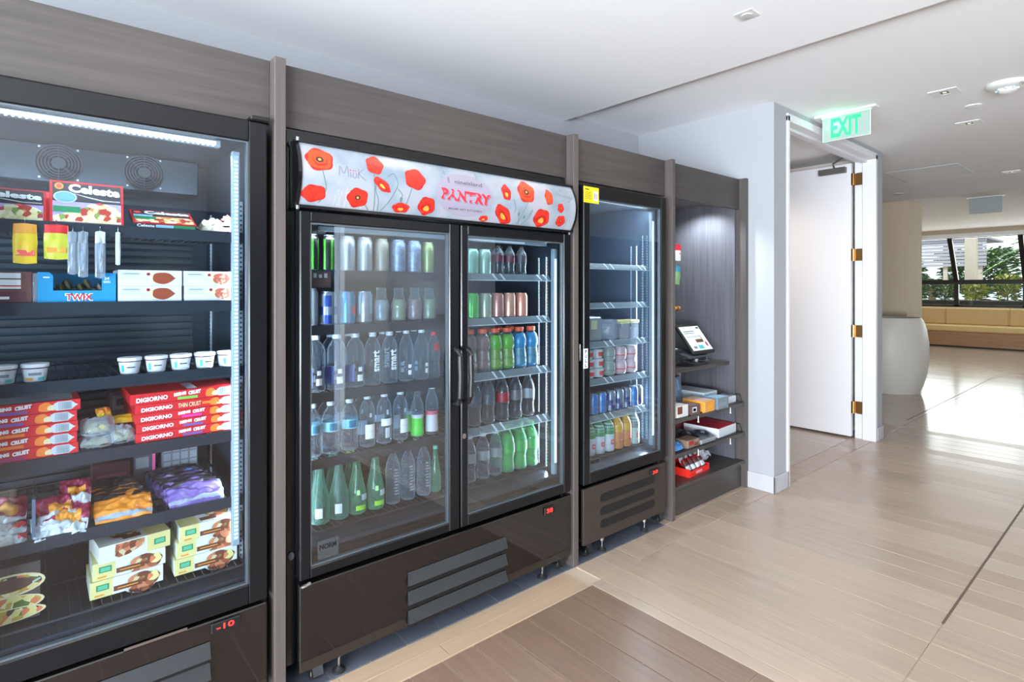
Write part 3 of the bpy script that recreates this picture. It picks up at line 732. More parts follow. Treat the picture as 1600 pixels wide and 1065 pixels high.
# wide two-door cooler
t2, B2 = cooler('display_cooler', 'wide black two-door drinks cooler under the poppy sign', .672, 2.050, 1.955, .508, liner_m, None, None, 'dark', panel_m)
for (a, b, hx, sg_) in ((.702, 1.372, 1.345, 1), (1.380, 2.046, 1.400, -1)):
    d = door(B2, a, b, .389, 1.672, (.038, .052, .038, .040) if sg_ > 0 else (.036, .048, .046, .044))
    hb = MB().tube([(hx, 1.948, 1.150), (hx+sg_*.0, 1.925, 1.145), (hx, 1.908, 1.12), (hx, 1.904, 1.03), (hx, 1.908, .95), (hx, 1.925, .925), (hx, 1.948, .918)], [.010, .011, .012, .012, .012, .011, .010], 10)
    B2(hb, 'handle', [blackmat], d, smooth='yes')
    if sg_ < 0: B2(MB().prism([(1.392+.010*math.cos(2*PI*k/16), .777+.012*math.sin(2*PI*k/16)) for k in range(16)], 1.945, 1.9495), 'lock', [chrome], d)
    else:
        m = MB(); put_text(m, 'NORM', .775, .838, .472, .492, 1.9618, 0, .05)
        m2 = MB().rect(.768, .845, .440, .505, 1.9620)
        s_ = B2(m2, 'sticker', [glassy('sticker_grey', (190, 195, 200), (120, 124, 128), .25, .3)], d); B2(m, 'lettering', [BLK], s_)
lp = B2(MB().cbox(.702, 2.046, 1.952, 1.975, .070, .370, .003), 'lower_panel', [panel_m])
louver(B2, lp, 1.123, 1.623, (.285, .210, .135), MC['louver_dark'])
digits(B2, lp, 1.862, 1.93, .318, .352, '38')
B2(MB().tube([(.705, 1.945, .372), (.72, 1.942, .376), (.735, 1.945, .378)], .006, 8), 'hinge_pin', [chrome], lp)
B2(MB().prism([(.686+.010*math.cos(2*PI*k/12), .47+.014*math.sin(2*PI*k/12)) for k in range(12)], 1.988, 1.994), 'side_bolt', [M('bolt_grey', (70, 72, 76), .5)])
B2(MB().prism([(.686+.010*math.cos(2*PI*k/12), 1.905+.012*math.sin(2*PI*k/12)) for k in range(12)], 1.986, 1.994), 'side_bolt', [MC['bolt_grey']])
cxo = -(.672+2.05)/2
for z in (1.466, 1.262, 1.012, .768):
    shelf(t2, .722+cxo, 1.365+cxo, z, 'dark', 2.055-2.4, 2.60-2.4); shelf(t2, 1.395+cxo, 1.985+cxo, z, 'clear', 2.055-2.4, 2.60-2.4)
shelf(t2, .722+cxo, 1.365+cxo, .506, None, 2.05-2.4, 2.6-2.4); shelf(t2, 1.395+cxo, 1.985+cxo, .506, None, 2.05-2.4, 2.6-2.4)
for x in (1.380, ): pilaster(t2, x+cxo, 2.60-2.4, .47, 1.66, wire_m)
pilaster(t2, 1.990+cxo, 2.060-2.4, .50, 1.56, MC['standard_white'], 'y', .010); pilaster(t2, 1.985+cxo, 2.12-2.4, .50, 1.56, MC['standard_white'], 'x', .006)
for (x, w, e) in ((2.0, 1, 1.8), (.752, 1, 1.0)):
    lv = B2(MB().cbox(x-.016, x+.006, 2.006, 2.030, .47, 1.60, .003), 'side_lamp', [MC['lamp_profile']])
    B2(MB().box(x-.012, x+.002, 2.0045, 2.006, .53, 1.55), 'led_diffuser', [M('led_cooler%d' % int(e*10), (215, 232, 248), .4, emit=e)], lv)
    dt = MB()
    for k in range(85): z = .535+k*.0118; dt.box(x-.008, x-.002, 2.0035, 2.0044, z, z+.005)
    tag(B2(dt, 'led_dots', [led_dot], lv), kind='stuff')
lb = B2(MB().cbox(.80, 1.95, 2.02, 2.042, 1.612, 1.630, .002), 'top_lamp', [MC['lamp_profile']])
B2(MB().box(1.45, 1.80, 2.018, 2.0195, 1.615, 1.622), 'led_diffuser', [M('led_dim', (190, 205, 218), .4, emit=.9)], lb)

# curved poppy sign on the cooler
SX0, SX1, SZ0, SZ1 = .694, 2.040, 1.690, 1.903
def sy(z):
    t = (z-SZ0)/(SZ1-SZ0); return 1.945-.035*4*max(0, t*(1-t))
def wrap(x, z, e=.0006): return (x, sy(z)-e, z)
def ptab(x):   # the print's own abscissae, spread to the panel width
    return SX0+(x-.688)*(SX1-SX0)/(1.99-.688)
sb = MB(); n = 14
zs = [SZ0+(SZ1-SZ0)*k/n for k in range(n+1)]
sb.add([(SX0, sy(z), z) for z in zs]+[(SX1, sy(z), z) for z in zs], [(k, n+1+k, n+2+k, k+1) for k in range(n)])
sgm = M('sign_print_ground', (180, 184, 190), .35)
nt = sgm.node_tree; nn = nt.nodes; tcx = nn.new('ShaderNodeTexCoord'); nz = nn.new('ShaderNodeTexNoise'); nz.inputs['Scale'].default_value = 7; nz.inputs['Detail'].default_value = 3
rr = nn.new('ShaderNodeValToRGB'); nt.links.new(tcx.outputs['Object'], nz.inputs['Vector']); nt.links.new(nz.outputs[0], rr.inputs[0])
rr.color_ramp.elements[0].position = .35; rr.color_ramp.elements[0].color = (*lin((120, 136, 150)), 1); rr.color_ramp.elements[1].position = .62; rr.color_ramp.elements[1].color = (*lin((156, 154, 164)), 1)
e = rr.color_ramp.elements.new(.5); e.color = (*lin((142, 151, 162)), 1)
nt.links.new(rr.outputs[0], nn['Principled BSDF'].inputs['Base Color'])
sign = B2(sb, 'sign_panel', [sgm], smooth='yes')
fr = MB()
P = [wrap(0, z, .004)[1:] for z in zs]
for xa, xb in ((SX0-.012, SX0), (SX1, SX1+.010)):
    vs = [(x, y, z) for x in (xa, xb) for (y, z) in P]+[(x, 1.99, z) for x in (xa, xb) for (y, z) in P]
    N = n+1
    for k in range(n):
        fr.add([vs[k], vs[k+1], vs[N+k+1], vs[N+k]], [(0, 3, 2, 1)])
        fr.add([vs[k], vs[k+1], vs[2*N+k+1], vs[2*N+k]], [(0, 1, 2, 3)]); fr.add([vs[N+k], vs[N+k+1], vs[3*N+k+1], vs[3*N+k]], [(0, 3, 2, 1)])
fr.cbox(SX0-.012, SX1+.010, 1.938, 1.99, SZ1, SZ1+.010, .002).cbox(SX0-.012, SX1+.010, 1.938, 1.99, SZ0-.012, SZ0, .002).box(SX0, SX1, 1.98, 1.99, SZ0, SZ1)
B2(fr, 'sign_frame', [black_m], sign)
for (x_, z_) in ((SX0-.006, 1.905), (SX0-.006, 1.672), (2.02, 1.666)): B2(MB().lathe([(0, 0), (.006, 0), (.006, .012), (0, .014)], 10, (x_, 1.935, z_)), 'sign_pin', [chrome], sign)
def sell(mb, x, z, a, b, m=0, e=.0008, wob=.06, petals=5, rot=0, n=28, sq=0):
    x = ptab(x); N = 4; vs = [wrap(x, z, e)]
    for r in range(1, N+1):
        for i in range(n):
            t = 2*PI*i/n; k = (r/N)*(1+wob*math.sin(petals*t+x*40)+wob*.5*math.sin(2*t+z*30))
            u, w = a*k*math.cos(t), b*k*math.sin(t)
            X = x+u*math.cos(rot)-w*math.sin(rot); Z = z+u*math.sin(rot)+w*math.cos(rot)
            vs.append(wrap(min(max(X, SX0+.001), SX1-.001), min(max(Z, SZ0+.001), SZ1-.001), e))
    fs = [(0, 1+(i+1) % n, 1+i) for i in range(n)]
    for r in range(N-1):
        for i in range(n): fs.append((1+r*n+i, 1+r*n+(i+1) % n, 1+(r+1)*n+(i+1) % n, 1+(r+1)*n+i))
    mb.add(vs, [tuple(reversed(f)) for f in fs], m)
def stroke(mb, pts, w=.0013, m=0, e=.0007, steps=4):
    P = [Vector((ptab(a), b)) for a, b in pts]; Q = []
    for i in range(len(P)-1):
        p0 = P[max(i-1, 0)]; p1 = P[i]; p2 = P[i+1]; p3 = P[min(i+2, len(P)-1)]
        for s in range(steps):
            t = s/steps; Q.append(.5*((2*p1)+(-p0+p2)*t+(2*p0-5*p1+4*p2-p3)*t*t+(-p0+3*p1-3*p2+p3)*t**3))
    Q.append(P[-1]); vs = []
    for i, q in enumerate(Q):
        d = (Q[min(i+1, len(Q)-1)]-Q[max(i-1, 0)]); d = d.normalized() if d.length > 0 else Vector((1, 0)); nn_ = Vector((-d.y, d.x))*w
        for sgn in (1, -1):
            r = q+nn_*sgn; vs.append(wrap(r.x, min(max(r.y, SZ0+.001), SZ1-.001), e))
    mb.add(vs, [(2*i, 2*i+1, 2*i+3, 2*i+2) for i in range(len(Q)-1)], m)
pop = [C('poppy_red', (206, 42, 28)), C('poppy_orange', (222, 66, 24)), C('poppy_dark', (60, 40, 36)), C('poppy_shade', (170, 26, 22)), C('poppy_light', (246, 150, 60))]
st = MB(); stm = [C('stem_grey_green', (96, 118, 118)), C('stem_pale', (168, 182, 190))]
for s in [[(.755, 1.82), (.765, 1.78), (.772, 1.75), (.765, 1.72), (.752, 1.70)], [(.945, 1.83), (.946, 1.80), (.950, 1.75), (.957, 1.70), (.956, 1.692)], [(.905, 1.72), (.925, 1.705), (.935, 1.692)],
          [(.955, 1.79), (.952, 1.765), (.968, 1.73), (.972, 1.693)], [(1.0, 1.82), (1.025, 1.835), (1.04, 1.80), (1.03, 1.77), (1.01, 1.73), (.985, 1.695)], [(1.04, 1.78), (1.06, 1.76), (1.058, 1.745)],
          [(1.098, 1.79), (1.088, 1.75), (1.08, 1.72)], [(1.25, 1.895), (1.253, 1.865)], [(1.41, 1.895), (1.412, 1.86)], [(1.60, 1.80), (1.615, 1.76), (1.61, 1.74)], [(1.685, 1.80), (1.668, 1.76), (1.652, 1.72), (1.65, 1.693)],
          [(1.70, 1.74), (1.715, 1.765), (1.70, 1.73), (1.67, 1.693)], [(1.64, 1.735), (1.645, 1.71), (1.64, 1.695)]]:
    s1_ = MB(); stroke(s1_, s, .0016); B2(s1_, 'stem', stm, sign)
for k in range(26):
    rd = random.Random(k); x = .79+rd.random()*.12 if k < 16 else 1.94+rd.random()*.04; stroke(st, [(x, 1.695), (x+rd.uniform(-.02, .02), 1.71+rd.random()*.06)], .0009, 1)
for (x, z) in ((1.058, 1.742), (1.638, 1.738), (1.672, 1.728)): sell(st, x, z, .006, .010, 0)
tag(B2(st, 'grass_print', stm, sign), kind='stuff')
po = MB()
def poppy(x, z, a, b, kind='open', rot=0):
    po = MB()
    c = 1 if kind in ('tulip2', 'open2') else 0
    sell(po, x, z, a*1.04, b*1.04, 3, .0009, .07, 5, rot); sell(po, x, z+.001, a*.94, b*.92, c, .0011, .09, 4, rot)
    if kind.startswith('open'):
        sell(po, x+.002, z-.003, a*.55, b*.5, 3, .0012, .1, 5, rot); sell(po, x+.002, z, a*.48, b*.42, c, .0013, .05, 5, rot)
        sell(po, x, z, a*.30, b*.28, 2, .0014, .08, 9); sell(po, x, z, a*.12, b*.12, 4, .0015, 0, 3)
    if kind == 'tulip':
        stroke(po, [(x-a*.5, z+b*.6), (x-a*.1, z-b*.1), (x, z-b*.8)], .0012, 3, .0014); stroke(po, [(x+a*.5, z+b*.5), (x+a*.2, z), (x+a*.05, z-b*.7)], .0012, 3, .0014)
    if kind == 'side': sell(po, x, z-b*.15, a*.7, b*.5, 3, .0013, .15, 3, rot); sell(po, x, z-b*.3, a*.35, b*.3, 4, .0014, .1, 3, rot)
    B2(po, 'poppy', pop, sign)
poppy(.750, 1.848, .049, .038, 'open2'); poppy(.732, 1.730, .040, .028, 'tulip', .1); poppy(.952, 1.858, .034, .033, 'tulip'); poppy(.888, 1.731, .037, .033, 'open')
poppy(.977, 1.787, .038, .018, 'side', -.55); poppy(1.114, 1.826, .045, .038, 'tulip'); poppy(1.171, 1.729, .036, .034, 'side'); poppy(1.063, 1.712, .034, .018, 'side')
poppy(1.561, 1.826, .026, .033, 'side', .2); poppy(1.678, 1.841, .050, .046, 'open2'); poppy(1.552, 1.729, .052, .030, 'side', -.6); poppy(1.816, 1.832, .026, .034, 'tulip2')
poppy(1.777, 1.732, .046, .040, 'side'); poppy(1.889, 1.788, .021, .021, 'open'); poppy(1.900, 1.728, .028, .025, 'open'); poppy(1.455, 1.704, .022, .012, 'side')
ov = MB(); sell(ov, 1.346, 1.790, .146, .088, 0, .0008, 0, 3, 0, 40); B2(ov, 'logo_oval', [C('oval_grey', (144, 139, 156))], sign)
lt = MB()
f_ = lambda e: (lambda x, z: wrap(ptab(x), z, e))
put_text(lt, 'nineisland', 1.296, 1.432, 1.832, 1.850, 0, 0, .02, f_(.0012)); put_text(lt, '1', 1.262, 1.272, 1.832, 1.856, 0, 3, .02, f_(.0012))
for k in range(14): lt.add([wrap(ptab(1.296+k*.0095), 1.8255, .0012), wrap(ptab(1.296+k*.0095+.006), 1.8255, .0012), wrap(ptab(1.296+k*.0095+.006), 1.8275, .0012), wrap(ptab(1.296+k*.0095), 1.8275, .0012)], [(0, 1, 2, 3)], 3)
put_text(lt, 'PANTRY', 1.236, 1.480, 1.757, 1.801, 0, 3, .05, f_(.0011), arc=-.006); put_text(lt, 'PANTRY', 1.230, 1.474, 1.761, 1.806, 0, 1, .045, f_(.0015), arc=-.006)
put_text(lt, 'MIAMI ART KITCHEN', 1.272, 1.434, 1.726, 1.734, 0, 0, .01, f_(.0012))
stroke(lt, [(.815, 1.80), (.818, 1.835), (.832, 1.81), (.845, 1.838), (.848, 1.80)], .0012, 4, .0012); stroke(lt, [(.856, 1.818), (.857, 1.80)], .0012, 4, .0012); stroke(lt, [(.868, 1.818), (.864, 1.805), (.872, 1.799), (.878, 1.806), (.876, 1.818)], .0012, 4, .0012)
stroke(lt, [(.887, 1.835), (.884, 1.798)], .0012, 4, .0012); stroke(lt, [(.907, 1.836), (.888, 1.816), (.912, 1.795)], .0012, 4, .0012)
for x in (.856, .867, .876): sell(lt, x, 1.825, .0022, .0022, 1, .0013, 0)
stroke(lt, [(1.872, 1.86), (1.89, 1.875), (1.92, 1.865), (1.925, 1.835), (1.90, 1.825), (1.885, 1.85), (1.915, 1.885), (1.945, 1.87), (1.955, 1.84), (1.94, 1.82)], .0008, 4, .0012)
put_text(lt, 'heathy', 1.875, 1.972, 1.838, 1.856, 0, 4, -.005, f_(.0013), arc=-.012)
stroke(lt, [(1.925, 1.82), (1.955, 1.83), (1.975, 1.86), (1.96, 1.88), (1.94, 1.86), (1.95, 1.82)], .0008, 4, .0012)
B2(lt, 'lettering', [C('sign_ink_grey', (84, 84, 96)), C('sign_ink_red', (206, 44, 58)), C('sign_ink_pale', (224, 96, 110)), C('sign_ink_shadow', (120, 112, 128)), C('sign_ink_purple', (120, 110, 130))], sign)

# narrow cooler
t3, B3 = cooler('display_cooler', 'narrow black one-door cooler with a yellow label on its corner', 2.118, 2.868, 1.945, .478, liner3_m, None, None, 'clear', panel3_m)
t3.name = 'narrow_cooler'
d = door(B3, 2.142, 2.862, .392, 1.938, (.049, .049, .058, .068))
s_ = B3(MB().box(2.140, 2.256, 1.9475, 1.9496, 1.842, 1.925), 'energy_label', [yellow_m], d)
m = MB().rect(2.215, 2.248, 1.855, 1.905, 1.9472, 1).rect(2.150, 2.180, 1.908, 1.914, 1.9472, 0)
for k in range(5): m.rect(2.150, 2.20-.004*(k % 2), 1.895-k*.008, 1.897-k*.008, 1.9472, 0)
for k in range(2): m.rect(2.222+k*.012, 2.228+k*.012, 1.865, 1.895, 1.9469, 0)
B3(m, 'label_print', [C('label_ink', (60, 60, 40)), white_print], s_)
s_ = B3(MB().box(2.138, 2.172, 1.9478, 1.9496, .993, 1.094), 'pull_sticker', [C('sticker_white', (205, 208, 212))], d)
m = MB()
for k, ch in enumerate('PULL'): put_text(m, ch, 2.150, 2.163, 1.070-k*.0235, 1.087-k*.0235, 1.9474, 0, .03)
B3(m, 'lettering', [BLK], s_)
m = MB(); put_text(m, 'NORM', 2.207, 2.277, .487, .507, 1.9618, 0, .05)
s_ = B3(MB().rect(2.199, 2.286, .458, .518, 1.9620), 'sticker', [MC['sticker_grey']], d); B3(m, 'lettering', [BLK], s_)
B3(MB().cbox(2.120, 2.138, 1.955, 1.99, 1.03, 1.12, .003), 'hinge_plate', [black_m])
lp = MB(); X0, X1, Z0, Z1 = 2.146, 2.862, .082, .372
lp.cbox(X0, X1, 1.955, 1.972, Z0, Z1, .002); lp = B3(lp, 'lower_panel', [panel3_m])
for zc in (.296, .226, .158):
    P = []; hh = .022; a_, b_ = 2.275, 2.755
    for k in range(9): t = PI/2+PI*k/8; P.append((a_+.020+.020*math.cos(t), zc+hh*math.sin(t)))
    for k in range(9): t = -PI/2+PI*k/8; P.append((b_-.020+.020*math.cos(t), zc+hh*math.sin(t)))
    g = B3(MB().prism(P, 1.9535, 1.9548), 'vent_slot', [blackmat], lp)
    mm_ = MB(); 
    for k in range(40): mm_.box(a_+.022+k*.011, a_+.025+k*.011, 1.9530, 1.9534, zc-.018, zc+.018)
    tag(B3(mm_, 'mesh', [M('vent_mesh', (20, 21, 23), .6)], g), kind='stuff')
digits(B3, lp, 2.706, 2.79, .326, .356, '38')
c3 = -(2.118+2.868)/2
for z in (1.535, 1.320, 1.108, .905, .705): shelf(t3, 2.170+c3, 2.800+c3, z, 'clear', 2.055-2.4, 2.60-2.4)
shelf(t3, 2.170+c3, 2.800+c3, .476, None, 2.05-2.4, 2.6-2.4)
pilaster(t3, 2.800+c3, 2.115-2.4, .50, 1.66, MC['standard_white'], 'y', .005); pilaster(t3, 2.800+c3, 2.155-2.4, .50, 1.66, MC['standard_white'], 'y', .004)
for yy in (2.050, 2.082): pilaster(t3, 2.812+c3, yy-2.4, .50, 1.72, M('standard_bright', (150, 170, 190), .4), 'x', .010)
lv = B3(MB().cbox(2.800, 2.822, 2.006, 2.030, .47, 1.86, .003), 'side_lamp', [MC['lamp_profile']])
B3(MB().box(2.803, 2.817, 2.0045, 2.006, .53, 1.80), 'led_diffuser', [M('led_cooler3', (215, 232, 248), .4, emit=4.0)], lv)
lb = B3(MB().cbox(2.24, 2.78, 2.015, 2.037, 1.870, 1.884, .002), 'top_lamp', [MC['lamp_profile']])
B3(MB().box(2.26, 2.72, 2.0135, 2.015, 1.873, 1.882), 'led_diffuser', [M('led_top3', (215, 232, 248), .4, emit=3.0)], lb)

for (t, cx_, xs_l, xs_c) in ((t1, .1535, (-.84, .50), (-.88, .56)), (t2, cxo, (.856, 1.883), (.770, 2.000)), (t3, c3, (2.323, 2.696), (2.205, 2.835))):
    for x in xs_l: leveler(t, x+cx_, 1.985-2.4)
    for x in xs_c: caster(t, x+cx_, 2.005-2.4); caster(t, x+cx_, 2.75-2.4)
    MB().tube([(xs_l[1]+cx_, -.36, .095), (xs_l[1]+cx_+.03, -.40, .035), (xs_c[1]+cx_-.05, -.37, .012), (xs_c[1]+cx_-.03, -.30, .05)], .004, 6).build('power_cord', [rubber], t, 'yes')
#@@ITEMS
# ------------------------------------------------------------------ drinks
clear = glassy('clear_plastic', (222, 232, 240), (230, 240, 250), .05, 1.0, .05, 2.6)
clearg = glassy('clear_green_glass', (120, 200, 160), (150, 220, 190), .16, .85, .05, 1.6)
cleart = glassy('clear_teal_glass', (120, 196, 176), (150, 214, 200), .16, .85, .05, 1.6)
bag_clear = glassy('clear_film', (214, 220, 226), (225, 232, 240), .22, .8, .12, 1.2)
capw = C('cap_white', (206, 216, 224)); capt = C('cap_teal', (96, 190, 170)); capl = C('cap_lime', (150, 214, 60)); capo = C('cap_orange', (226, 96, 62)); capr = C('cap_red', (186, 56, 60)); capb = C('cap_black', (28, 28, 32)); capg = C('cap_green', (80, 200, 90))
STY = {
 'water': ([(.0, .01), (.80, 0), (.96, .02), (1, .06), (.96, .10), (1, .14), (1, .36), (.95, .40), (1, .44), (1, .60), (.92, .70), (.70, .80), (.42, .88), (.36, .90), (.36, .94)], (.44, .925, 1.0)),
 'smooth': ([(.0, .01), (.82, 0), (.96, .015), (1, .05), (1, .66), (.93, .74), (.72, .83), (.44, .89), (.38, .91), (.38, .94)], (.46, .92, 1.0)),
 'glass': ([(.0, .015), (.80, 0), (.95, .02), (1, .08), (1, .30), (.92, .40), (.70, .55), (.48, .72), (.38, .84), (.34, .90), (.36, .94)], (.42, .925, 1.0)),
 'jar': ([(.0, .02), (.80, 0), (.92, .03), (.95, .10), (.95, .34), (1.05, .42), (1.02, .52), (.74, .70), (.60, .80), (.60, .90)], (.66, .90, 1.0)),
 'sport': ([(.0, .02), (.85, 0), (.98, .03), (1, .08), (1, .28), (.86, .36), (.86, .50), (1, .58), (1, .70), (.80, .82), (.52, .88), (.52, .91)], (.60, .90, 1.0)),
 'soda': ([(.0, .02), (.70, 0), (.90, .02), (.98, .08), (.86, .24), (.88, .32), (1, .40), (1, .62), (.90, .72), (.60, .84), (.38, .90), (.38, .935)], (.46, .92, 1.0)),
 'slim': ([(.0, .01), (.82, 0), (.96, .02), (1, .06), (.88, .34), (.96, .48), (1, .60), (.88, .72), (.55, .86), (.42, .90), (.42, .93)], (.50, .92, 1.0)),
}
def bottle(nm, loc, label, cat, grp, h, r, sty, body, cap, liq=None, lev=.8, bands=(), deco=None):
    t = thing(nm, label, cat, loc, 0, grp)
    pr, (cr, c0, c1) = STY[sty]; pr = [(a*r, b*h) for a, b in pr]
    MB().lathe(pr, 18, close=False).build('body', [body], t, 'all')
    MB().lathe([(cr*r*.96, c0*h), (cr*r, c0*h+.002), (cr*r, c1*h-.002), (cr*r*.9, c1*h), (0, c1*h)], 16).build('cap', [cap], t, 'yes')
    def rad(z):
        for i in range(len(pr)-1):
            if pr[i][1] <= z <= pr[i+1][1] and pr[i+1][1] > pr[i][1]:
                k = (z-pr[i][1])/(pr[i+1][1]-pr[i][1]); return pr[i][0]*(1-k)+pr[i+1][0]*k
        return pr[-1][0]
    if liq:
        q = [(0, .006)]+[(max(.001, rad(z)*.95), z) for z in [h*(.012+.988*lev*k/9) for k in range(10)]]+[(0, h*lev)]
        q[1] = (q[1][0]*.8, .006)
        MB().lathe(q, 16, close=False).build('drink', [liq], t, 'all')
    for (a, b, m) in bands:
        N = 5; MB().lathe([(rad(h*(a+(b-a)*k/N))+.0006, h*(a+(b-a)*k/N)) for k in range(N+1)], 20, close=False).build('paper_band', [m], t, 'all')
    for (x0, x1, z0, z1, m, s) in (deco or ()):   # patches wrapped on the side that faces the room, x as an angle
        g = MB(); N = 6
        if s: 
            V, F = txt_mesh(s, .03); P = []
            for u, w in V:
                u, w = 1-w, u
                an = -PI/2+math.radians(x0+(x1-x0)*u); z = h*(z0+(z1-z0)*w); P.append(((r+.0012)*math.cos(an), (r+.0012)*math.sin(an), z))
            g.add(P, F)
            g.build('lettering', [m], t)
        else:
            vs = []
            for k in range(N+1):
                an = -PI/2+math.radians(x0+(x1-x0)*k/N)
                for z in (z0, (z0+z1)/2, z1): R_ = rad(h*z)+.0011; vs.append((R_*math.cos(an), R_*math.sin(an), h*z))
            g.add(vs, [(3*k+j, 3*k+3+j, 3*k+4+j, 3*k+1+j) for k in range(N) for j in (0, 1)]); g.build('label_patch', [m], t)
    return t
alu = M('can_aluminium', (190, 194, 200), .25, metal=1)
def can(nm, loc, label, cat, grp, h, r, cols, fn=None):
    t = thing(nm, label, cat, loc, 0, grp)
    pr = [(r*.78, 0), (r*.84, .002), (r, h*.05), (r, h*.30), (r, h*.55), (r, h*.88), (r*.82, h*.965), (r*.84, h*.985), (r*.84, h)]
    MB().lathe(pr, 20, m=fn or 0).build('body', cols+[alu], t, 'yes')
    MB().lathe([(r*.80, h-.0035), (0, h-.003)], 20, close=False).box(-.004, .004, -.011, .004, h-.003, h-.0018).build('lid', [alu], t)
    return t
silverp = M('can_silver_print', (136, 147, 162), .3, metal=.5); bluep = M('can_blue_print', (34, 66, 150), .3, metal=.4); tealp = M('can_teal_print', (34, 130, 176), .3, metal=.4)
whitep = M('can_white_print', (158, 167, 177), .35, metal=.3); blackp = M('can_black_print', (26, 30, 30), .3, metal=.3); neong = C('can_neon_green', (70, 180, 50), .3)
def liqm(n, c): return M(n, c, .25, spec=.6)
K = {}
def kind(name, desc, short, cat, fn): K[name] = (desc, short, cat, fn)
kind('w_navy', 'clear water bottle with white cap', 'clear water bottle', 'bottle', lambda l, a, c, g: bottle('water_bottle', l, a, c, g, .212, .037, 'smooth', clear, capw, bands=(), deco=[(-18, 18, .12, .24, white_print, None), (-12, 12, .30, .38, white_print, None), (35, 110, .12, .42, navy, None), (-110, -35, .12, .42, navy, None)]))
kind('w_smart', 'clear water bottle with vertical white lettering', 'lettered water bottle', 'bottle', lambda l, a, c, g: bottle('water_bottle', l, a, c, g, .212, .033, 'smooth', clear, capw, deco=[(-26, 26, .26, .66, white_print, 'smart')]))
kind('w_plain', 'plain clear water bottle', 'plain clear bottle', 'bottle', lambda l, a, c, g: bottle('water_bottle', l, a, c, g, .215, .032, 'water', clear, capw, deco=[(-14, 12, .13, .22, white_print, None), (-14, 12, .26, .33, white_print, None)]))
kind('w_red', 'clear bottle with red cap', 'red capped bottle', 'bottle', lambda l, a, c, g: bottle('water_bottle', l, a, c, g, .200, .028, 'slim', clear, capr, deco=[(-30, 30, .60, .74, capr, None)]))
kind('w_aqua', 'water bottle with aqua band', 'aqua banded bottle', 'bottle', lambda l, a, c, g: bottle('water_bottle', l, a, c, g, .198, .034, 'water', clear, capw, bands=[(.44, .62, C('aqua_label', (120, 196, 214)))], deco=[(-20, 30, .46, .60, tealp, None)]))
kind('w_white', 'clear bottle with white label', 'white labelled bottle', 'bottle', lambda l, a, c, g: bottle('flavoured_water_bottle', l, a, c, g, .205, .031, 'smooth', clear, capw, deco=[(-40, 40, .16, .44, white_print, None), (-38, 38, .30, .305, mgrey, None), (-9, 7, .58, .66, lgrey, None)]))
kind('w_white2', 'clear bottle with split white label', 'split label bottle', 'bottle', lambda l, a, c, g: bottle('flavoured_water_bottle', l, a, c, g, .205, .031, 'smooth', clear, capw, deco=[(-48, 48, .36, .50, white_print, None), (-18, 18, .12, .32, lgrey, None), (-9, 7, .58, .68, lgrey, None)]))
kind('j_green', 'slim bottle with lime green sleeve', 'lime sleeved bottle', 'bottle', lambda l, a, c, g: bottle('juice_bottle', l, a, c, g, .19, .028, 'slim', clear, clear, bands=[(.03, .42, C('lime_sleeve', (70, 200, 60))), (.42, .50, lgrey)]))
kind('j_pink', 'slim bottle with white and pink sleeve', 'pink and white bottle', 'bottle', lambda l, a, c, g: bottle('juice_bottle', l, a, c, g, .212, .029, 'slim', clear, capw, bands=[(.06, .40, C('pale_sleeve', (206, 200, 210))), (.40, .48, C('pink_sleeve', (200, 96, 120)))]))
kind('p_teal', 'green glass bottle with teal cap', 'teal capped bottle', 'bottle', lambda l, a, c, g: bottle('sparkling_water_bottle', l, a, c, g, .232, .040, 'glass', cleart, capt, deco=[(-44, -6, .12, .28, lgrey, None)]))
kind('p_lime', 'green glass bottle with lime cap', 'lime capped bottle', 'bottle', lambda l, a, c, g: bottle('sparkling_water_bottle', l, a, c, g, .232, .038, 'glass', clearg, capl, deco=[(-30, 34, .08, .16, capl, None), (4, 50, .24, .34, lgrey, None), (-26, -6, .34, .42, C('leaf_print', (170, 226, 150)), None)]))
kind('p_clear', 'clear fluted glass bottle', 'clear fluted bottle', 'bottle', lambda l, a, c, g: bottle('tonic_bottle', l, a, c, g, .225, .031, 'water', clear, capw, deco=[(-16+4*(k % 2), 20-5*(k % 3), .18+.055*k, .205+.055*k, M('grey_script', (150, 154, 164), .4), None) for k in range(9)]))
kind('p_green_s', 'small green glass bottle', 'small green bottle', 'bottle', lambda l, a, c, g: bottle('sparkling_water_bottle', l, a, c, g, .20, .026, 'glass', clearg, capt))
def frap(col): return lambda l, a, c, g: bottle('coffee_bottle', l, a, c, g, .142, .031, 'jar', clear, clear, liqm('drink_%d_%d_%d' % col, col), .66)
kind('f_green', 'glass coffee bottle with greenish drink', 'greenish coffee bottle', 'bottle', frap((150, 156, 120))); kind('f_pink', 'glass coffee bottle with pinkish drink', 'pinkish coffee bottle', 'bottle', frap((156, 122, 120))); kind('f_clear', 'pale glass coffee bottle', 'pale coffee bottle', 'bottle', frap((140, 150, 156)))
kind('c_claw', 'black energy can with neon green claw print', 'black green can', 'can', lambda l, a, c, g: can('drink_can', l, a, c, g, .140, .030, [blackp, neong], lambda j, i: 1 if (2 <= j <= 4 and i in (11, 14, 17)) else (2 if j < 2 or j > 4 else 0)))
kind('c_white', 'tall white drink can with faint grey print', 'white can', 'can', lambda l, a, c, g: can('drink_can', l, a, c, g, .140, .030, [whitep, silverp], lambda j, i: 1 if (2 <= j <= 4 and i in (14,)) else 0))
kind('c_beige', 'tall pale beige drink can', 'beige can', 'can', lambda l, a, c, g: can('drink_can', l, a, c, g, .138, .029, [M('can_beige', (130, 128, 122), .4, metal=.2)]))
kind('c_rock', 'tall pale blue energy can with dark pattern', 'pale blue can', 'can', lambda l, a, c, g: can('drink_can', l, a, c, g, .138, .032, [M('can_ice', (112, 130, 156), .35, metal=.3, grain=(1, 1, 1), gscale=70, gamt=.45)]))
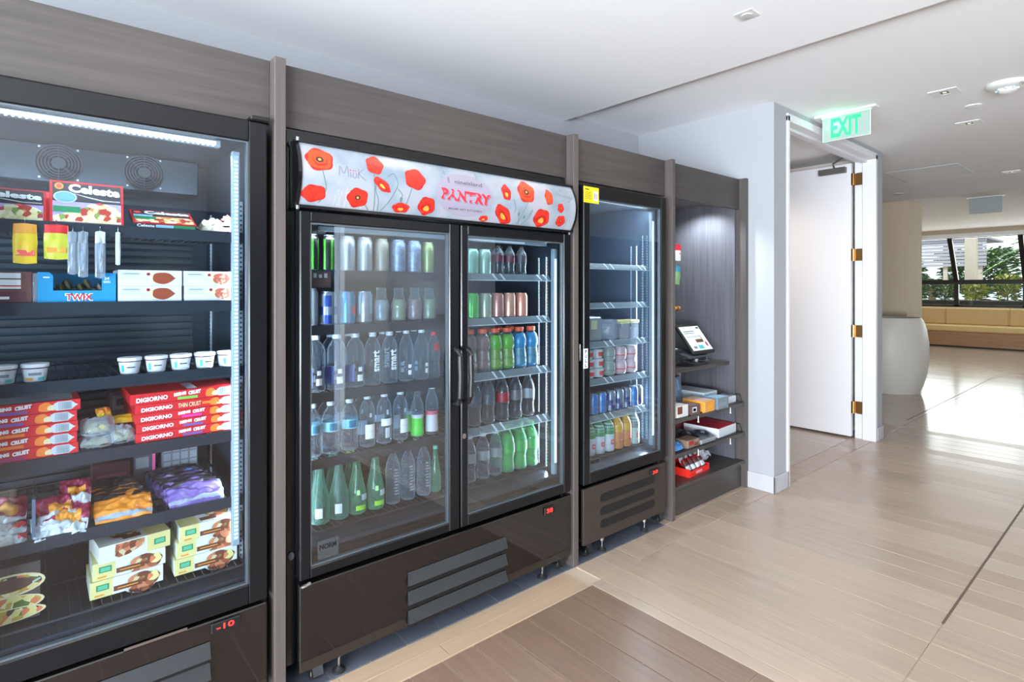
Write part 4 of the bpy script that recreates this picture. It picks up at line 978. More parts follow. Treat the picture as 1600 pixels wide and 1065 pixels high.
kind('c_lime', 'slim pale green drink can', 'pale green can', 'can', lambda l, a, c, g: can('drink_can', l, a, c, g, .136, .026, [M('can_pale_green', (128, 144, 100), .35, metal=.3)]))
kind('c_rb', 'silver and blue energy can', 'silver blue can', 'can', lambda l, a, c, g: can('drink_can', l, a, c, g, .128, .033, [silverp, bluep, red], lambda j, i: (0 if (i % 20) in (13, 14, 12, 15) else 1) if j == 3 else ((1 if (i % 20) in (12, 13, 14) else 0) if j in (2, 4) else 0)))
kind('c_teal', 'teal blue energy can with silver stripe', 'teal can', 'can', lambda l, a, c, g: can('drink_can', l, a, c, g, .128, .033, [tealp, silverp, coral], lambda j, i: 1 if i in (14,) else (2 if (i in (16, 17) and j == 3) else 0)))
kind('c_silver', 'plain silver energy can', 'silver can', 'can', lambda l, a, c, g: can('drink_can', l, a, c, g, .128, .031, [silverp, sky], lambda j, i: 1 if i in (16, 17, 11) and j > 2 else 0))
def scan(n, c, d): kind(n, d, d, 'can', lambda l, a, cc, g: can('soda_can', l, a, cc, g, .118, .032, [M('can_'+n, c, .3, metal=.35)]))
scan('s_green', (84, 190, 96), 'bright green soda can'); scan('s_pale', (158, 168, 150), 'pale grey-green soda can'); scan('s_pink', (176, 128, 122), 'dusty pink soda can'); scan('s_peach', (206, 158, 136), 'peach coloured soda can'); scan('s_coral', (220, 150, 130), 'light coral soda can')
scan('s_mint', (140, 190, 176), 'pale mint soda can'); scan('s_mist', (140, 176, 164), 'dull mint soda can')
kind('b_blue', 'light beer can with blue front', 'blue can', 'can', lambda l, a, c, g: can('soda_can', l, a, c, g, .116, .031, [silverp, M('can_mid_blue', (70, 130, 200), .3, metal=.3)], lambda j, i: 1 if i in (13, 14, 15, 16, 12) and 1 < j < 6 else 0))
kind('b_navy', 'silver can with navy swirl', 'silver navy can', 'can', lambda l, a, c, g: can('soda_can', l, a, c, g, .116, .031, [silverp, navy], lambda j, i: 1 if (i+j*2) % 20 in (17, 18, 19) and 1 < j < 6 else 0))
def sport(n, col, d): kind(n, d, d, 'bottle', lambda l, a, c, g: bottle('sports_drink_bottle', l, a, c, g, .200, .037, 'sport', clear, capo, liqm('drink_'+n, col), .84, bands=[(.10, .50, M('sport_sleeve_'+n, tuple(int(x*.45+60) for x in col), .35))], deco=[(10, 50, .16, .46, lgrey, None)]))
sport('g_blue', (30, 150, 200), 'bright blue sports drink'); sport('g_lime', (130, 200, 40), 'lime green sports drink'); sport('g_red', (170, 120, 110), 'dull red sports drink'); sport('g_orange', (160, 130, 110), 'dull orange sports drink')
def cola(n, col, d): kind(n, d, d, 'bottle', lambda l, a, c, g: bottle('soda_bottle', l, a, c, g, .215, .034, 'soda', clear, capb, liqm('cola', (34, 26, 26)), .86, bands=[(.42, .64, M('cola_label_'+n, col, .4))]))
cola('k_red', (150, 36, 52), 'dark cola, red label'); cola('k_grey', (96, 92, 100), 'dark cola, grey label'); cola('k_silver', (140, 142, 150), 'dark cola, silver label'); cola('k_dim', (70, 78, 88), 'dark cola, dim label')
kind('k_small', 'small dark cola bottle, maroon label', 'small cola bottle', 'bottle', lambda l, a, c, g: bottle('soda_bottle', l, a, c, g, .145, .028, 'soda', clear, capb, liqm('cola', (34, 26, 26)), .86, bands=[(.42, .66, C('maroon_label', (86, 40, 56)))]))
kind('k_small2', 'small dark soda bottle, grey label', 'small dark bottle', 'bottle', lambda l, a, c, g: bottle('soda_bottle', l, a, c, g, .145, .028, 'soda', clear, capb, liqm('cola', (34, 26, 26)), .86, bands=[(.42, .66, C('slate_label', (66, 62, 72)))]))
kind('z_green', 'bright green soda bottle', 'green soda bottle', 'bottle', lambda l, a, c, g: bottle('soda_bottle', l, a, c, g, .222, .038, 'soda', clearg, capg, liqm('lime_soda', (60, 210, 60)), .84, bands=[(.42, .64, M('green_label', (40, 150, 70), .4))], deco=[(16, 60, .44, .62, lgrey, None)]))
kind('z_clear', 'clear soda bottle with pale label', 'clear soda bottle', 'bottle', lambda l, a, c, g: bottle('soda_bottle', l, a, c, g, .215, .033, 'soda', clear, capw, bands=[(.42, .62, M('pale_label', (120, 134, 138), .4))]))
def n3(n, top, low, d): kind(n, d, d, 'bottle', lambda l, a, c, g: bottle('yogurt_drink_bottle', l, a, c, g, .190, .036, 'smooth', M('bottle_'+n, low, .3), top, bands=[(.52, .93, M('sleeve_'+n, MC[top.name].node_tree.nodes['Principled BSDF'].inputs['Base Color'].default_value[:3] and {'cap_green2': (40, 140, 90), 'cap_amber': (220, 170, 60), 'cap_grey': (120, 136, 140)}[top.name], .35))], deco=[(-20, 20, .22, .36, coral, None), (-9, 9, .26, .32, lgrey, None)]))
capg2 = C('cap_green2', (40, 140, 90)); capa = C('cap_amber', (220, 170, 60)); capgr = C('cap_grey', (120, 136, 140))
n3('n_green', capg2, (208, 214, 222), 'white bottle with dark green top'); n3('n_amber', capa, (206, 134, 88), 'orange and yellow bottle'); n3('n_grey', capgr, (190, 206, 200), 'pale bottle with grey top')
ORD = ['leftmost', 'second from left', 'third from left', 'fourth from left', 'fifth from left', 'sixth from left', 'seventh from left', 'eighth from left']
PROTO = {}; CNT = {}
def place(k, x, y, z, label, grp):
    desc, short, cat, fn = K[k]
    if k in PROTO: return dup(PROTO[k], (x, y, z), label, grp, random.uniform(-.25, .25) if k[0] not in 'fp' else 0)
    PROTO[k] = fn((x, y, z), label, cat, grp); return PROTO[k]
def row(ks, xs, y, z, phr, grp, back=None):
    for i, (k, x) in enumerate(zip(ks, xs)):
        if k: place(k, x, y, z, '%s, %s, %s' % (K[k][0], ORD[i], phr), grp)
    if back:
        for i, (k, x) in enumerate(zip(ks, xs)):
            if k and i in back: place(k, x+.012, y+.085, z, '%s in back row, %s, %s' % (K[k][1], ORD[i], phr), grp)
WL = 'wide cooler left'; WR = 'wide cooler right'
g = 'drinks in the wide cooler'
row(['c_claw', 'c_claw', 'c_white', 'c_white', 'c_beige', 'c_rock', 'c_rock', 'c_lime'], [.800, .868, .945, 1.018, 1.094, 1.169, 1.245, 1.315], 2.11, 1.466, 'top shelf, '+WL, g)
row(['c_white', 'c_rb', 'c_teal', 'c_silver', 'f_clear', 'f_green', 'f_pink', 'f_green'], [.797, .868, .943, 1.018, 1.092, 1.172, 1.248, 1.322], 2.11, 1.262, 'second shelf, '+WL, g)
row(['w_navy', 'w_navy', 'w_navy', 'w_smart', 'w_smart', 'w_plain', 'w_plain', 'w_red'], [.818, .902, .978, 1.054, 1.130, 1.208, 1.283, 1.346], 2.11, 1.012, 'third shelf, '+WL, g, back=(0, 1, 2, 4, 5, 6))
row(['w_aqua', 'w_aqua', 'w_aqua', 'w_white', 'w_white2', 'w_white', 'j_green', 'j_pink'], [.806, .878, .954, 1.030, 1.105, 1.180, 1.262, 1.335], 2.11, .768, 'fourth shelf, '+WL, g, back=(0, 1, 2, 3, 4, 5, 6))
row(['p_teal', 'p_teal', 'p_lime', 'p_lime', 'p_clear', 'p_clear', 'p_clear', 'p_green_s'], [.838, .915, .990, 1.070, 1.150, 1.222, 1.300, 1.360], 2.12, .507, 'bottom shelf, '+WL, g, back=(0, 1, 2, 5, 6))
row(['s_mint', 's_mist', 'k_small', 'k_small', 'k_small2'], [1.545, 1.618, 1.700, 1.772, 1.848], 2.10, 1.466, 'top shelf, '+WR, g, back=(2, 3))
row(['s_green', 's_pale', 's_pink', 's_peach', 's_coral'], [1.548, 1.622, 1.696, 1.770, 1.848], 2.10, 1.262, 'second shelf, '+WR, g)
row(['g_orange', 'g_red', 'g_lime', 'g_lime', 'g_blue', 'g_blue'], [1.530, 1.606, 1.682, 1.757, 1.835, 1.913], 2.10, 1.012, 'third shelf, '+WR, g, back=(2, 3, 4))
row(['k_dim', 'k_dim', 'k_red', 'k_grey', 'k_silver'], [1.56, 1.640, 1.728, 1.812, 1.894], 2.10, .768, 'fourth shelf, '+WR, g, back=(2, 3))
row(['z_clear', 'z_clear', 'z_clear', 'z_green', 'z_green', 'z_green'], [1.545, 1.625, 1.702, 1.775, 1.855, 1.932], 2.12, .507, 'bottom shelf, '+WR, g, back=(3, 4, 5))
g3 = 'cans in the narrow cooler'
row(['b_blue', 'b_blue', 'b_navy', 'b_navy', 'b_navy', 'b_blue', 'b_navy'], [2.370, 2.440, 2.518, 2.592, 2.662, 2.728, 2.790-.02], 2.09, .705, 'narrow cooler can shelf', g3)
row(['n_green', 'n_green', 'n_green', 'n_amber', 'n_amber', 'n_grey'], [2.350, 2.430, 2.512, 2.590, 2.668, 2.745], 2.10, .477, 'narrow cooler bottom shelf', 'yogurt drinks in the narrow cooler')

# narrow cooler: dairy tubs, deli packs
def tub(loc, label, col, lid, h=.052, r=.036, sq=False):
    t = thing('yogurt_cup', label, 'cup', loc, 0, 'small tubs in the narrow cooler')
    MB().lathe([(r*.78, 0), (r*.80, .002), (r*.97, h*.9), (r*1.06, h*.93), (r*1.06, h*.96)], 18).build('cup', [col], t, 'yes')
    MB().lathe([(r*1.07, h*.945), (r*1.07, h*.985), (0, h)], 18).build('foil_lid', [lid], t, 'yes')
    vs = []; 
    g_ = MB(); N = 6
    for k in range(N+1):
        an = -PI/2+math.radians(-34+68*k/N)
        for z in (.25, .70): R_ = r*(.80+.17*z)+.0012; vs.append((R_*math.cos(an), R_*math.sin(an), h*z))
    g_.add(vs, [(2*k, 2*k+2, 2*k+3, 2*k+1) for k in range(N)]); g_.build('label_patch', [coral], t)
    return t
pr_ = None; k = 0
lv_ = ['lowest', 'middle', 'topmost']
for j, x in enumerate((2.345, 2.425)):
    for i in range(3):
        lab = 'white yogurt cup with red patch, %s of the %s stack, narrow cooler' % (lv_[i], ['leftmost', 'second'][j])
        if pr_ is None: pr_ = tub((x, 2.10, .906), lab, C('cup_white', (222, 222, 226)), lgrey, .052)
        else: dup(pr_, (x, 2.10+.004*i, .906+.0525*i), lab, 'small tubs in the narrow cooler')
q = None
for j, (x, nm, cl) in enumerate(((2.515, 'grey-green', (150, 160, 154)), (2.615, 'pink and white', (206, 178, 186)), (2.715, 'pale pink and white', (214, 190, 196)))):
    for i in range(2):
        t = thing('yogurt_pot', '%s oval pot, %s of its pair, narrow cooler cup shelf' % (nm, ['lower', 'upper'][i]), 'cup', (x, 2.10, .906+.080*i), 0, 'small tubs in the narrow cooler')
        MB().lathe([(.030, 0), (.036, .01), (.040, .035), (.040, .055), (.034, .074), (.030, .078)], 20).build('pot', [M('pot_%d' % j, cl, .35)], t, 'yes')
        MB().lathe([(.0405, .028), (.0405, .034)], 20, close=False).build('rim_band', [coral if j else mgrey], t)
        MB().lathe([(.031, .077), (.031, .0795), (0, .0796)], 16).build('lid', [lgrey], t)
for i, (x, y) in enumerate(((2.375, 2.095), (2.402, 2.16))):
    t = thing('deli_pack', ['clear deli sandwich pack with pale square label, front, narrow cooler', 'clear deli sandwich pack behind the front one, narrow cooler'][i], 'package', (x, y, 1.109), 0, 'deli packs in the narrow cooler')
    MB().cbox(-.06, .06, -.018, .018, .0, .135, .008).build('shell', [bag_clear], t)
    MB().cbox(-.045, .045, -.010, .012, .012, .060, .006).build('filling', [pasta], t)
    MB().rect(-.034, .016, .066, .116, -.0185).build('label', [C('pale_yellow_label', (206, 210, 170))], t)
for i, x in enumerate((2.478, 2.505, 2.532)):
    t = thing('deli_pack', 'upright clear vacuum pack, %s of three, middle of narrow cooler deli shelf' % ['first', 'second', 'third'][i], 'package', (x, 2.10+.01*i, 1.109), 0, 'deli packs in the narrow cooler')
    MB().pillow(.115, .118, .018, .25, 9, 9, seed=i+3).build('film', [bag_clear], t, 'all', rot=(PI/2, 0, -.9), loc=(0, 0, .059))
    MB().pillow(.085, .085, .010, .2, 7, 7, seed=i+9).build('meat', [C('deli_grey', (150, 150, 160))], t, 'all', rot=(PI/2, 0, -.9), loc=(.004, -.004, .052))
for i, (x, c_) in enumerate(((2.625, (196, 150, 150)), (2.715, (186, 176, 196)))):
    t = thing('snack_tub', ['square clear tub with yellow lid, left one of two, narrow cooler', 'square clear tub with yellow lid, right one of two, narrow cooler'][i], 'container', (x, 2.105, 1.109), 0, 'yellow-lidded tubs in the narrow cooler')
    MB().cbox(-.040, .040, -.04, .04, 0, .095, .006).build('tub', [bag_clear], t)
    MB().cbox(-.033, .033, -.034, .033, .006, .062, .008).build('snack', [M('snack_%d' % i, c_, .6, grain=(1, 1, 1), gscale=60, gamt=.3)], t)
    MB().cbox(-.043, .043, -.043, .043, .090, .108, .004).build('lid', [C('pale_yellow_lid', (214, 206, 140))], t)

# extra things on the top shelf of the wide cooler
t = thing('carton', 'low brown printed carton under the green cans, top shelf end', 'box', (.795, 2.052, 1.405), 0)
MB().box(-.055, .055, -.008, -.001, 0, .058).build('board', [C('carton_brown', (92, 66, 62))], t)
m = MB()
for k in range(5): m.rect(-.05+.02*k, -.038+.02*k, .036, .052-.004*(k % 2), -.0085)
m.build('print', [lgrey], t)
t = thing('paper_bag', 'crumpled pale grey paper lump on top of the green cans', 'bag', (.832, 2.12, 1.607), 0)
MB().pillow(.075, .05, .036, .5, 9, 8, seed=5).build('paper', [C('crumpled_grey', (176, 180, 184), .7)], t, 'no')

# ------------------------------------------------------------------ freezer goods
BY = 2.065
def carton(nm, label, grp, x0, x1, z, h, d, body, prints, y=BY, rx=0, rz=0, texts=(), cat='box', side=None):
    """printed carton; front face prints in fractions of its width and height"""
    t = thing(nm, label, cat, ((x0+x1)/2, y, z), rz, grp); w = x1-x0
    t.rotation_euler = (rx, 0, rz)
    MB().cbox(-w/2, w/2, 0, d, 0, h, .0015).build('carton_body', [body] if not side else [side], t)
    mats = []; m = MB(); e = -.0004
    def mi(x):
        if x not in mats: mats.append(x)
        return mats.index(x)
    for p in prints:
        k, c = p[0], p[1]; e -= .0002
        X = lambda f: -w/2+w*f; Z = lambda f: h*f
        if k == 'r': m.rect(X(p[2]), X(p[3]), Z(p[4]), Z(p[5]), e, mi(c))
        if k == 'e': m.ell(X(p[2]), Z(p[3]), w*p[4], h*p[5], e, mi(c), 22, p[6] if len(p) > 6 else 0)
        if k == 'p': m.poly([(X(a), Z(b)) for a, b in p[2]], e, mi(c))
    if prints: m.build('print', mats, t)
    m = MB(); mats = []
    for (s, c, a, b, f, g_, *rest) in texts:
        sl_ = rest[0] if rest else 0; bold = rest[1] if len(rest) > 1 else .03
        if c not in mats: mats.append(c)
        put_text(m, s, -w/2+w*a, -w/2+w*b, h*f, h*g_, -.0024, mats.index(c), bold, slant=0, arc=sl_*h)
    if texts: m.build('lettering', mats, t)
    return t
def top_print(t, w, d, h, els):
    m = MB(); mats = []
    for (k, c, *p) in els:
        if c not in mats: mats.append(c)
        e = h+.0005+.0002*len(mats)
        if k == 'r': m.add([(-w/2+w*p[0], d*p[2], e), (-w/2+w*p[1], d*p[2], e), (-w/2+w*p[1], d*p[3], e), (-w/2+w*p[0], d*p[3], e)], [(0, 1, 2, 3)], mats.index(c))
        if k == 'e': m.add([(-w/2+w*p[0]+w*p[2]*math.cos(2*PI*q/20), d*p[1]+d*p[3]*math.sin(2*PI*q/20), e) for q in range(20)], [tuple(range(20))], mats.index(c))
    m.build('top_print', mats, t)
PF = [('r', red, 0, 1, 0, 1), ('r', C('pizza_box_dark', (58, 54, 60)), .035, .965, .03, .96), ('r', lilac, .035, .965, .03, .52), ('p', white_print, [(.25, .74), (.5, .66), (.72, .60), (.95, .60), (.95, .585), (.7, .585), (.5, .64)]),
      ('p', pizza, [(.04, .04), (.96, .04), (.96, .32), (.88, .44), (.74, .52), (.60, .50), (.46, .40), (.30, .30), (.04, .16)]),
      ('e', amber, .12, .87, .06, .08), ('e', coral, .12, .87, .035, .05), ('e', lgrey, .20, .62, .155, .14), ('e', C('badge_blue', (110, 168, 200)), .20, .62, .135, .12), ('r', green, .04, .40, .26, .40), ('e', coral, .66, .50, .05, .03), ('e', cream, .58, .44, .09, .05)]
carton('pizza_box', 'small red-edged pizza box leaning upright, centre of freezer top shelf', 'small pizza boxes on the freezer top shelf', .038, .212, 1.589, .125, .022, coral, PF, BY+.005, -.14, 0, [('Celeste', white_print, .24, .95, .72, .93, -.04, .05)])
carton('pizza_box', 'small red-edged pizza box standing at left, cut by the frame', 'small pizza boxes on the freezer top shelf', -.145, .030, 1.589, .088, .12, coral, PF, BY+.012, 0, 0, [('Celeste', white_print, .24, .95, .70, .90, -.04, .05)])
carton('pizza_box', 'red pizza box edge showing behind the upright one', 'small pizza boxes on the freezer top shelf', .018, .19, 1.589, .100, .022, coral, [], BY+.10, -.05)
b4 = carton('pizza_box', 'flat-lying pizza box tilted forward, right on the freezer top shelf', 'small pizza boxes on the freezer top shelf', .236, .408, 1.589, .016, .13, C('pizza_box_dark', (58, 54, 60)),
            [('r', C('pizza_box_dark', (58, 54, 60)), 0, 1, 0, 1), ('r', sky, .34, .62, .15, .8), ('r', green, .62, .97, .1, .85), ('r', red, 0, 1, .92, 1.0)], BY+.002, .42, 0, [('Celeste', white_print, .05, .32, .25, .85, 0, .03)])
top_print(b4, .172, .13, .016, [('r', red, 0, 1, 0, 1), ('r', dgrey, .03, .97, .55, .97), ('r', pizza, .03, .97, .05, .5), ('r', green, .03, .38, .3, .48), ('r', sky, .04, .34, .48, .62), ('e', coral, .12, .78, .06, .08)])
m = MB(); V, F = txt_mesh('Celeste', .05); m.add([(-.086+.172*(.22+.74*u), .13*(.66+.24*w), .0186) for u, w in V], F); m.build('lettering', [white_print], b4)
t = thing('paper_pouch', 'crumpled pale paper pouch at the right end of freezer top shelf', 'bag', (.482, 2.12, 1.590), 0)
MB().pillow(.115, .11, .040, .35, 12, 9, seed=4).build('pouch', [C('pouch_cream', (222, 214, 192), .7)], t, 'all'); MB().pillow(.035, .05, .02, .4, 6, 6, seed=14, c=(.045, -.01, .02)).build('folded_end', [C('pouch_pink', (206, 150, 140), .6)], t, rot=(0, -.5, 0))
# hanging packs under the top shelf
for i, (x, z0, h, w, c1, c2, lab) in enumerate([(-.015, 1.468, .112, .052, yel, amber, 'yellow snack packet hanging in the freezer, leftmost'), (.052, 1.482, .10, .056, C('packet_lime', (196, 190, 60)), red, 'yellow-green snack packet hanging in the freezer, second'),
        (.088, 1.440, .125, .024, bag_clear, mgrey, 'clear packet hanging in the freezer, third'), (.112, 1.432, .135, .024, bag_clear, mgrey, 'clear packet hanging in the freezer, fourth'), (.152, 1.430, .14, .026, bag_clear, lgrey, 'clear packet hanging in the freezer, fifth'), (.195, 1.470, .10, .013, lgrey, lgrey, 'thin white packet hanging in the freezer, last on the right')]):
    t = thing('hanging_packet', lab, 'packet', (x, 2.044, z0), 0, 'packets hanging from the freezer shelf edge')
    MB().pillow(w, h, .010, .3, 7, 8, seed=30+i, mf=lambda u, v, s_: 1 if v > .72 else 0).build('packet', [c1, c2], t, 'all', rot=(PI/2, 0, 0), loc=(0, .002, h/2))
    if i < 2: MB().cbox(-w*.38, w*.38, -.0075, -.0070, h*.20, h*.34, .0002).build('label_patch', [coral if i == 0 else amber], t)
    elif i < 5: MB().pillow(w*.5, h*.7, .006, .4, 4, 6, seed=60+i).build('contents', [C('plastic_cutlery', (170, 176, 186), .3)], t, 'all', rot=(PI/2, 0, .1), loc=(0, -.001, h*.48))
    MB().tube([(0, .0, h), (0, -.003, h+.012), (0, .006, h+.012)], .001, 4).build('hook', [chrome], t)
# second shelf
t = thing('candy_tray', 'bright blue open candy bar tray with cut-out front, freezer second shelf', 'box', (.1015, BY, 1.361), 0)
m = MB(); w = .0905
m.prism([(-w, 0), (w, 0), (w, .086), (w*.72, .086), (w*.62, .076), (w*.62, .034), (-w*.62, .034), (-w*.62, .076), (-w*.72, .086), (-w, .086)], 0, .003)
m.box(-w, -w+.002, .003, .15, 0, .086).box(w-.002, w, .003, .15, 0, .086).box(-w, w, .148, .15, 0, .086).box(-w, w, .003, .15, 0, .003)
m.build('tray', [M('tray_blue', (30, 140, 190), .4)], t)
m = MB(); put_text(m, 'TWIX', -.030, .036, .004, .026, -.0006, 0, .10); put_text(m, 'TWIX', -.028, .034, .006, .024, -.0012, 1, .02); m.build('lettering', [white_print, red], t)
m = MB(); put_text(m, '24', .062, .074, .066, .074, -.0006, 0, .03); put_text(m, 'BARS', .060, .077, .056, .063, -.0006, 0, .02); m.rect(-.078, -.064, .070, .073, -.0006); m.build('fine_lettering', [white_print], t)
for k in range(9): MB().pillow(.032, .12, .02, .1, 5, 6, seed=k).build('candy_bar', [M('wrapper_olive', (96, 92, 62), .35) if k < 6 else C('wrapper_grey', (120, 118, 116), .4)], t, 'all', loc=(-.062+.0155*k, .075, .025+.012*(k % 3)), rot=(0, PI/2*.75, 0))
IC = [('r', C('box_white', (216, 216, 222)), 0, 1, 0, 1), ('p', lgrey, [(0, .55), (.35, .55), (.5, .40), (.62, .1), (.62, 0), (.56, 0), (.48, .34), (.34, .48), (0, .48)]), ('r', BLK, .07, .32, .74, .785), ('e', lgrey, .2, .76, .17, .14), ('r', BLK, .08, .32, .755, .785)]
def icecream(label, x0, x1, z, choc, ih=.048):
    P = IC+[('e', cream, .56, .52, .09, .34, .2), ('e', brown if choc is brown else dred, .46, .75, .03, .1), ('e', choc, .69, .50, .17, .38, .06)]+([('p', choc, [(.83, .36), (.9, .5), (.83, .62)])])
    return carton('ice_cream_box', label, 'white ice cream bar boxes on the freezer second shelf', x0, x1, z, ih, .14, C('box_white', (216, 216, 222)), P)
chocm = M('chocolate_print', (146, 66, 40), .4)
icecream('white ice cream box with smooth chocolate bar, left pair, lower', .197, .365, 1.361, chocm); icecream('white ice cream box with smooth chocolate bar, left pair, upper', .197, .366, 1.4095, chocm)
icecream('white ice cream box with nutty bar, right pair, lower', .373, .540, 1.361, nuts); icecream('white ice cream box with nutty bar, right pair, upper', .371, .532, 1.4095, nuts)
carton('snack_box', 'brown box with white stripes at left of freezer second shelf', None, -.17, .0, 1.361, .087, .14, C('box_brown', (104, 62, 54)), [('r', white_print, .05, .86, .45, .95), ('r', dgrey, .05, .86, .74, .78), ('r', red, .05, .86, .52, .56), ('r', C('box_plum', (96, 44, 52)), 0, .93, .02, .36), ('r', white_print, .5, .72, .12, .2)])
t = thing('frozen_packet', 'upright clear wrapped packet beside the brown box', 'packet', (.006, BY+.004, 1.362), 0)
MB().pillow(.012, .082, .006, .2, 3, 6, seed=8).build('film', [bag_clear], t, 'all', rot=(PI/2, 0, 0), loc=(0, .003, .041))
# third shelf: little tubs
def icup(loc, label, kindc):
    t = thing('ice_cream_cup', label, 'cup', loc, 0, 'small ice cream cups on the freezer third shelf')
    MB().lathe([(.0235, 0), (.0245, .002), (.0300, .042), (.0300, .043)], 22).build('cup', [C('cup_paper', (214, 216, 222))], t, 'yes')
    MB().lathe([(.0318, .040), (.0322, .048), (.030, .050), (0, .0495)], 22).build('lid', [white_plastic2], t, 'yes')
    MB().lathe([(.0300, .0365), (.0305, .0400)], 22, close=False).build('rim_band', [C('band_plum', (90, 50, 66))], t)
    m = MB(); N = 8
    def patch(a0, a1, z0, z1, mi_):
        vs = []
        for k in range(N+1):
            an = -PI/2+math.radians(a0+(a1-a0)*k/N)
            for z in (z0, z1): R_ = .0245+.0055*z/.042+.0006; vs.append((R_*math.cos(an), R_*math.sin(an), z))
        m.add(vs, [(2*k, 2*k+2, 2*k+3, 2*k+1) for k in range(N)], mi_)
    if kindc == 'a': patch(-22, 24, .019, .022, 0); patch(-55, -38, .008, .028, 1)
    else: patch(-30, 30, .018, .026, 2); patch(-50, -10, .005, .012, 3); patch(14, 50, .004, .012, 1)
    m.build('label_patch', [BLK, teal, mgrey, amber], t); return t
white_plastic2 = C('lid_white', (226, 228, 232))
a_ = icup((.230, BY+.03, 1.139), 'white ice cream cup, leftmost of five at right of freezer cup shelf', 'a')
for i, (x, s_) in enumerate(((.300, 'second'), (.368, 'third'), (.438, 'fourth'), (.506, 'rightmost'))): dup(a_, (x, BY+.03, 1.139), 'white ice cream cup, %s of five at right of freezer cup shelf' % s_, 'small ice cream cups on the freezer third shelf', .12*i)
a_ = icup((.006, BY+.03, 1.139), 'white ice cream cup with fruit print, left side of freezer', 'b'); dup(a_, (-.062, BY+.03, 1.139), 'white ice cream cup with fruit print, cut by the left frame edge', 'small ice cream cups on the freezer third shelf')
# fourth shelf: pizza boxes and bags
rb_ = C('pizza_red', (206, 34, 40))
def dig(label, x0, z, h, tagc, kind_='RISING CRUST', tx='c', dx=0, w=.300, yoff=0):
    P = [('r', rb_, 0, 1, 0, 1), ('r', C('pizza_red_dark', (160, 20, 34)), 0, 1, .0, .05), ('e', orange, .74, .50, .055, .42, .1), ('e', cream, .785, .40, .035, .25, .1)]
    T = [('DIGIORNO', white_print, .05, .33, .24, .68, .10, .045)]
    if kind_ == 'THIN CRUST': T.append(('THIN CRUST', cream, .38, .60, .25, .75, .05, .02)); P.append(('r', orange, .61, .78, .38, .66))
    else: T += [('RISING', white_print, .385, .50, .50, .84, .10, .075), ('CRUST', white_print, .52, .64, .52, .90, .10, .075)]; P.append(('r', tagc, .42, .61, .12, .38))
    P += [('p', lgrey, [(.82, .10), (.80, .25), (.80, .75), (.83, .92), (.93, .92), (.965, .6), (.985, .5), (.965, .4), (.93, .10)])]+[('r', mgrey, .835+.009*k, .8385+.009*k, .18, .86) for k in range(11)]
    return carton('pizza_box', label, 'large red pizza boxes on the freezer fourth shelf', x0+dx, x0+dx+w, z, h, .29, rb_, P, BY+yoff, texts=T)
zz = .925; LB = ['bottom', 'second from bottom', 'middle', 'second from top', 'top']
for i, (tg, kd, dx) in enumerate([(purple, 'R', 0), (purple, 'R', .002), (C('tag_magenta', (230, 60, 160)), 'R', -.002), (orange, 'THIN CRUST', -.001), (lgreen, 'R', -.014)]):
    dig('large red pizza box, %s of the right stack' % LB[i], .242, zz, .0285 if i < 4 else .033, tg, 'THIN CRUST' if kd == 'THIN CRUST' else 'RISING CRUST', dx=dx); zz += .0292 if i < 4 else .033
t5 = [o for o in COL.objects if o.get('label') == 'large red pizza box, top of the right stack'][0]
top_print(t5, .300, .29, .033, [('r', C('pizza_red_dark', (160, 20, 34)), .55, .98, .1, .9), ('r', lgrey, .52, .62, .05, .5)])
zz = .925
for i, (tg, dx) in enumerate([(C('tag_plum', (160, 60, 120)), -.003), (orange, -.006), (orange, -.004), (purple, -.006), (purple, .002)]):
    dig('large red pizza box, %s of the left stack' % LB[i], -.195, zz, .0305, tg, dx=dx); zz += .0312
tg = thing('price_strip_film', 'thin clear shelf film with dark dashes on the left pizza stack', 'film', (-.05, 2.20, zz+.0005), 0)
MB().box(-.14, .14, -.12, .08, 0, .0008).build('film', [bag_clear], tg)
def bag(nm, label, cat, grp, loc, w, h, d, mats, mf=None, rot=(0, 0, 0), seed=0, cr=.25, contents=None):
    t = thing(nm, label, cat, loc, 0, grp)
    o = MB().pillow(w, h, d, cr, 14, 10, seed=seed, mf=mf).build('film', mats, t, 'all', rot=rot)
    if contents: MB().pillow(w*.75, h*.72, d*.62, .15, 10, 8, seed=seed+1).build('contents', [contents], t, 'all', rot=rot, loc=Euler(rot).to_matrix() @ Vector((0, 0, d*.15)))
    return t
sand = food('sandwich_filling', [(206, 196, 130), (190, 200, 150), (220, 214, 180), (214, 176, 90), (150, 160, 110)], 90)
bag('sandwich_bag', 'clear wrapped sandwich bag with yellow corner, upper left of pair', 'bag', 'wrapped sandwiches between the pizza stacks', (.150, 2.115, .965), .085, .07, .045, [bag_clear], rot=(.5, 0, 0), seed=2, contents=sand)
bag('sandwich_bag', 'clear wrapped sandwich bag beside the right pizza stack', 'bag', 'wrapped sandwiches between the pizza stacks', (.208, 2.11, .932), .075, .07, .050, [bag_clear], rot=(.5, 0, .2), seed=3, contents=sand)
bag('sandwich_bag', 'clear wrapped sandwich bag lying lowest between the pizza stacks', 'bag', 'wrapped sandwiches between the pizza stacks', (.150, 2.105, .925), .09, .08, .038, [bag_clear], rot=(.15, 0, 0), seed=4, contents=sand)
bag('cheese_packet', 'small orange and yellow packet on top of the wrapped sandwiches', 'packet', None, (.165, 2.14, 1.014), .04, .035, .018, [C('packet_orange', (226, 140, 50)), yel], lambda u, v, s_: 1 if v < .4 else 0, (.9, 0, .3), 6)
bag('cheese_packet', 'yellow packet lying beside the right pizza stack', 'packet', None, (.218, 2.15, .985), .06, .04, .014, [yel], None, (.5, 0, 0), 7)
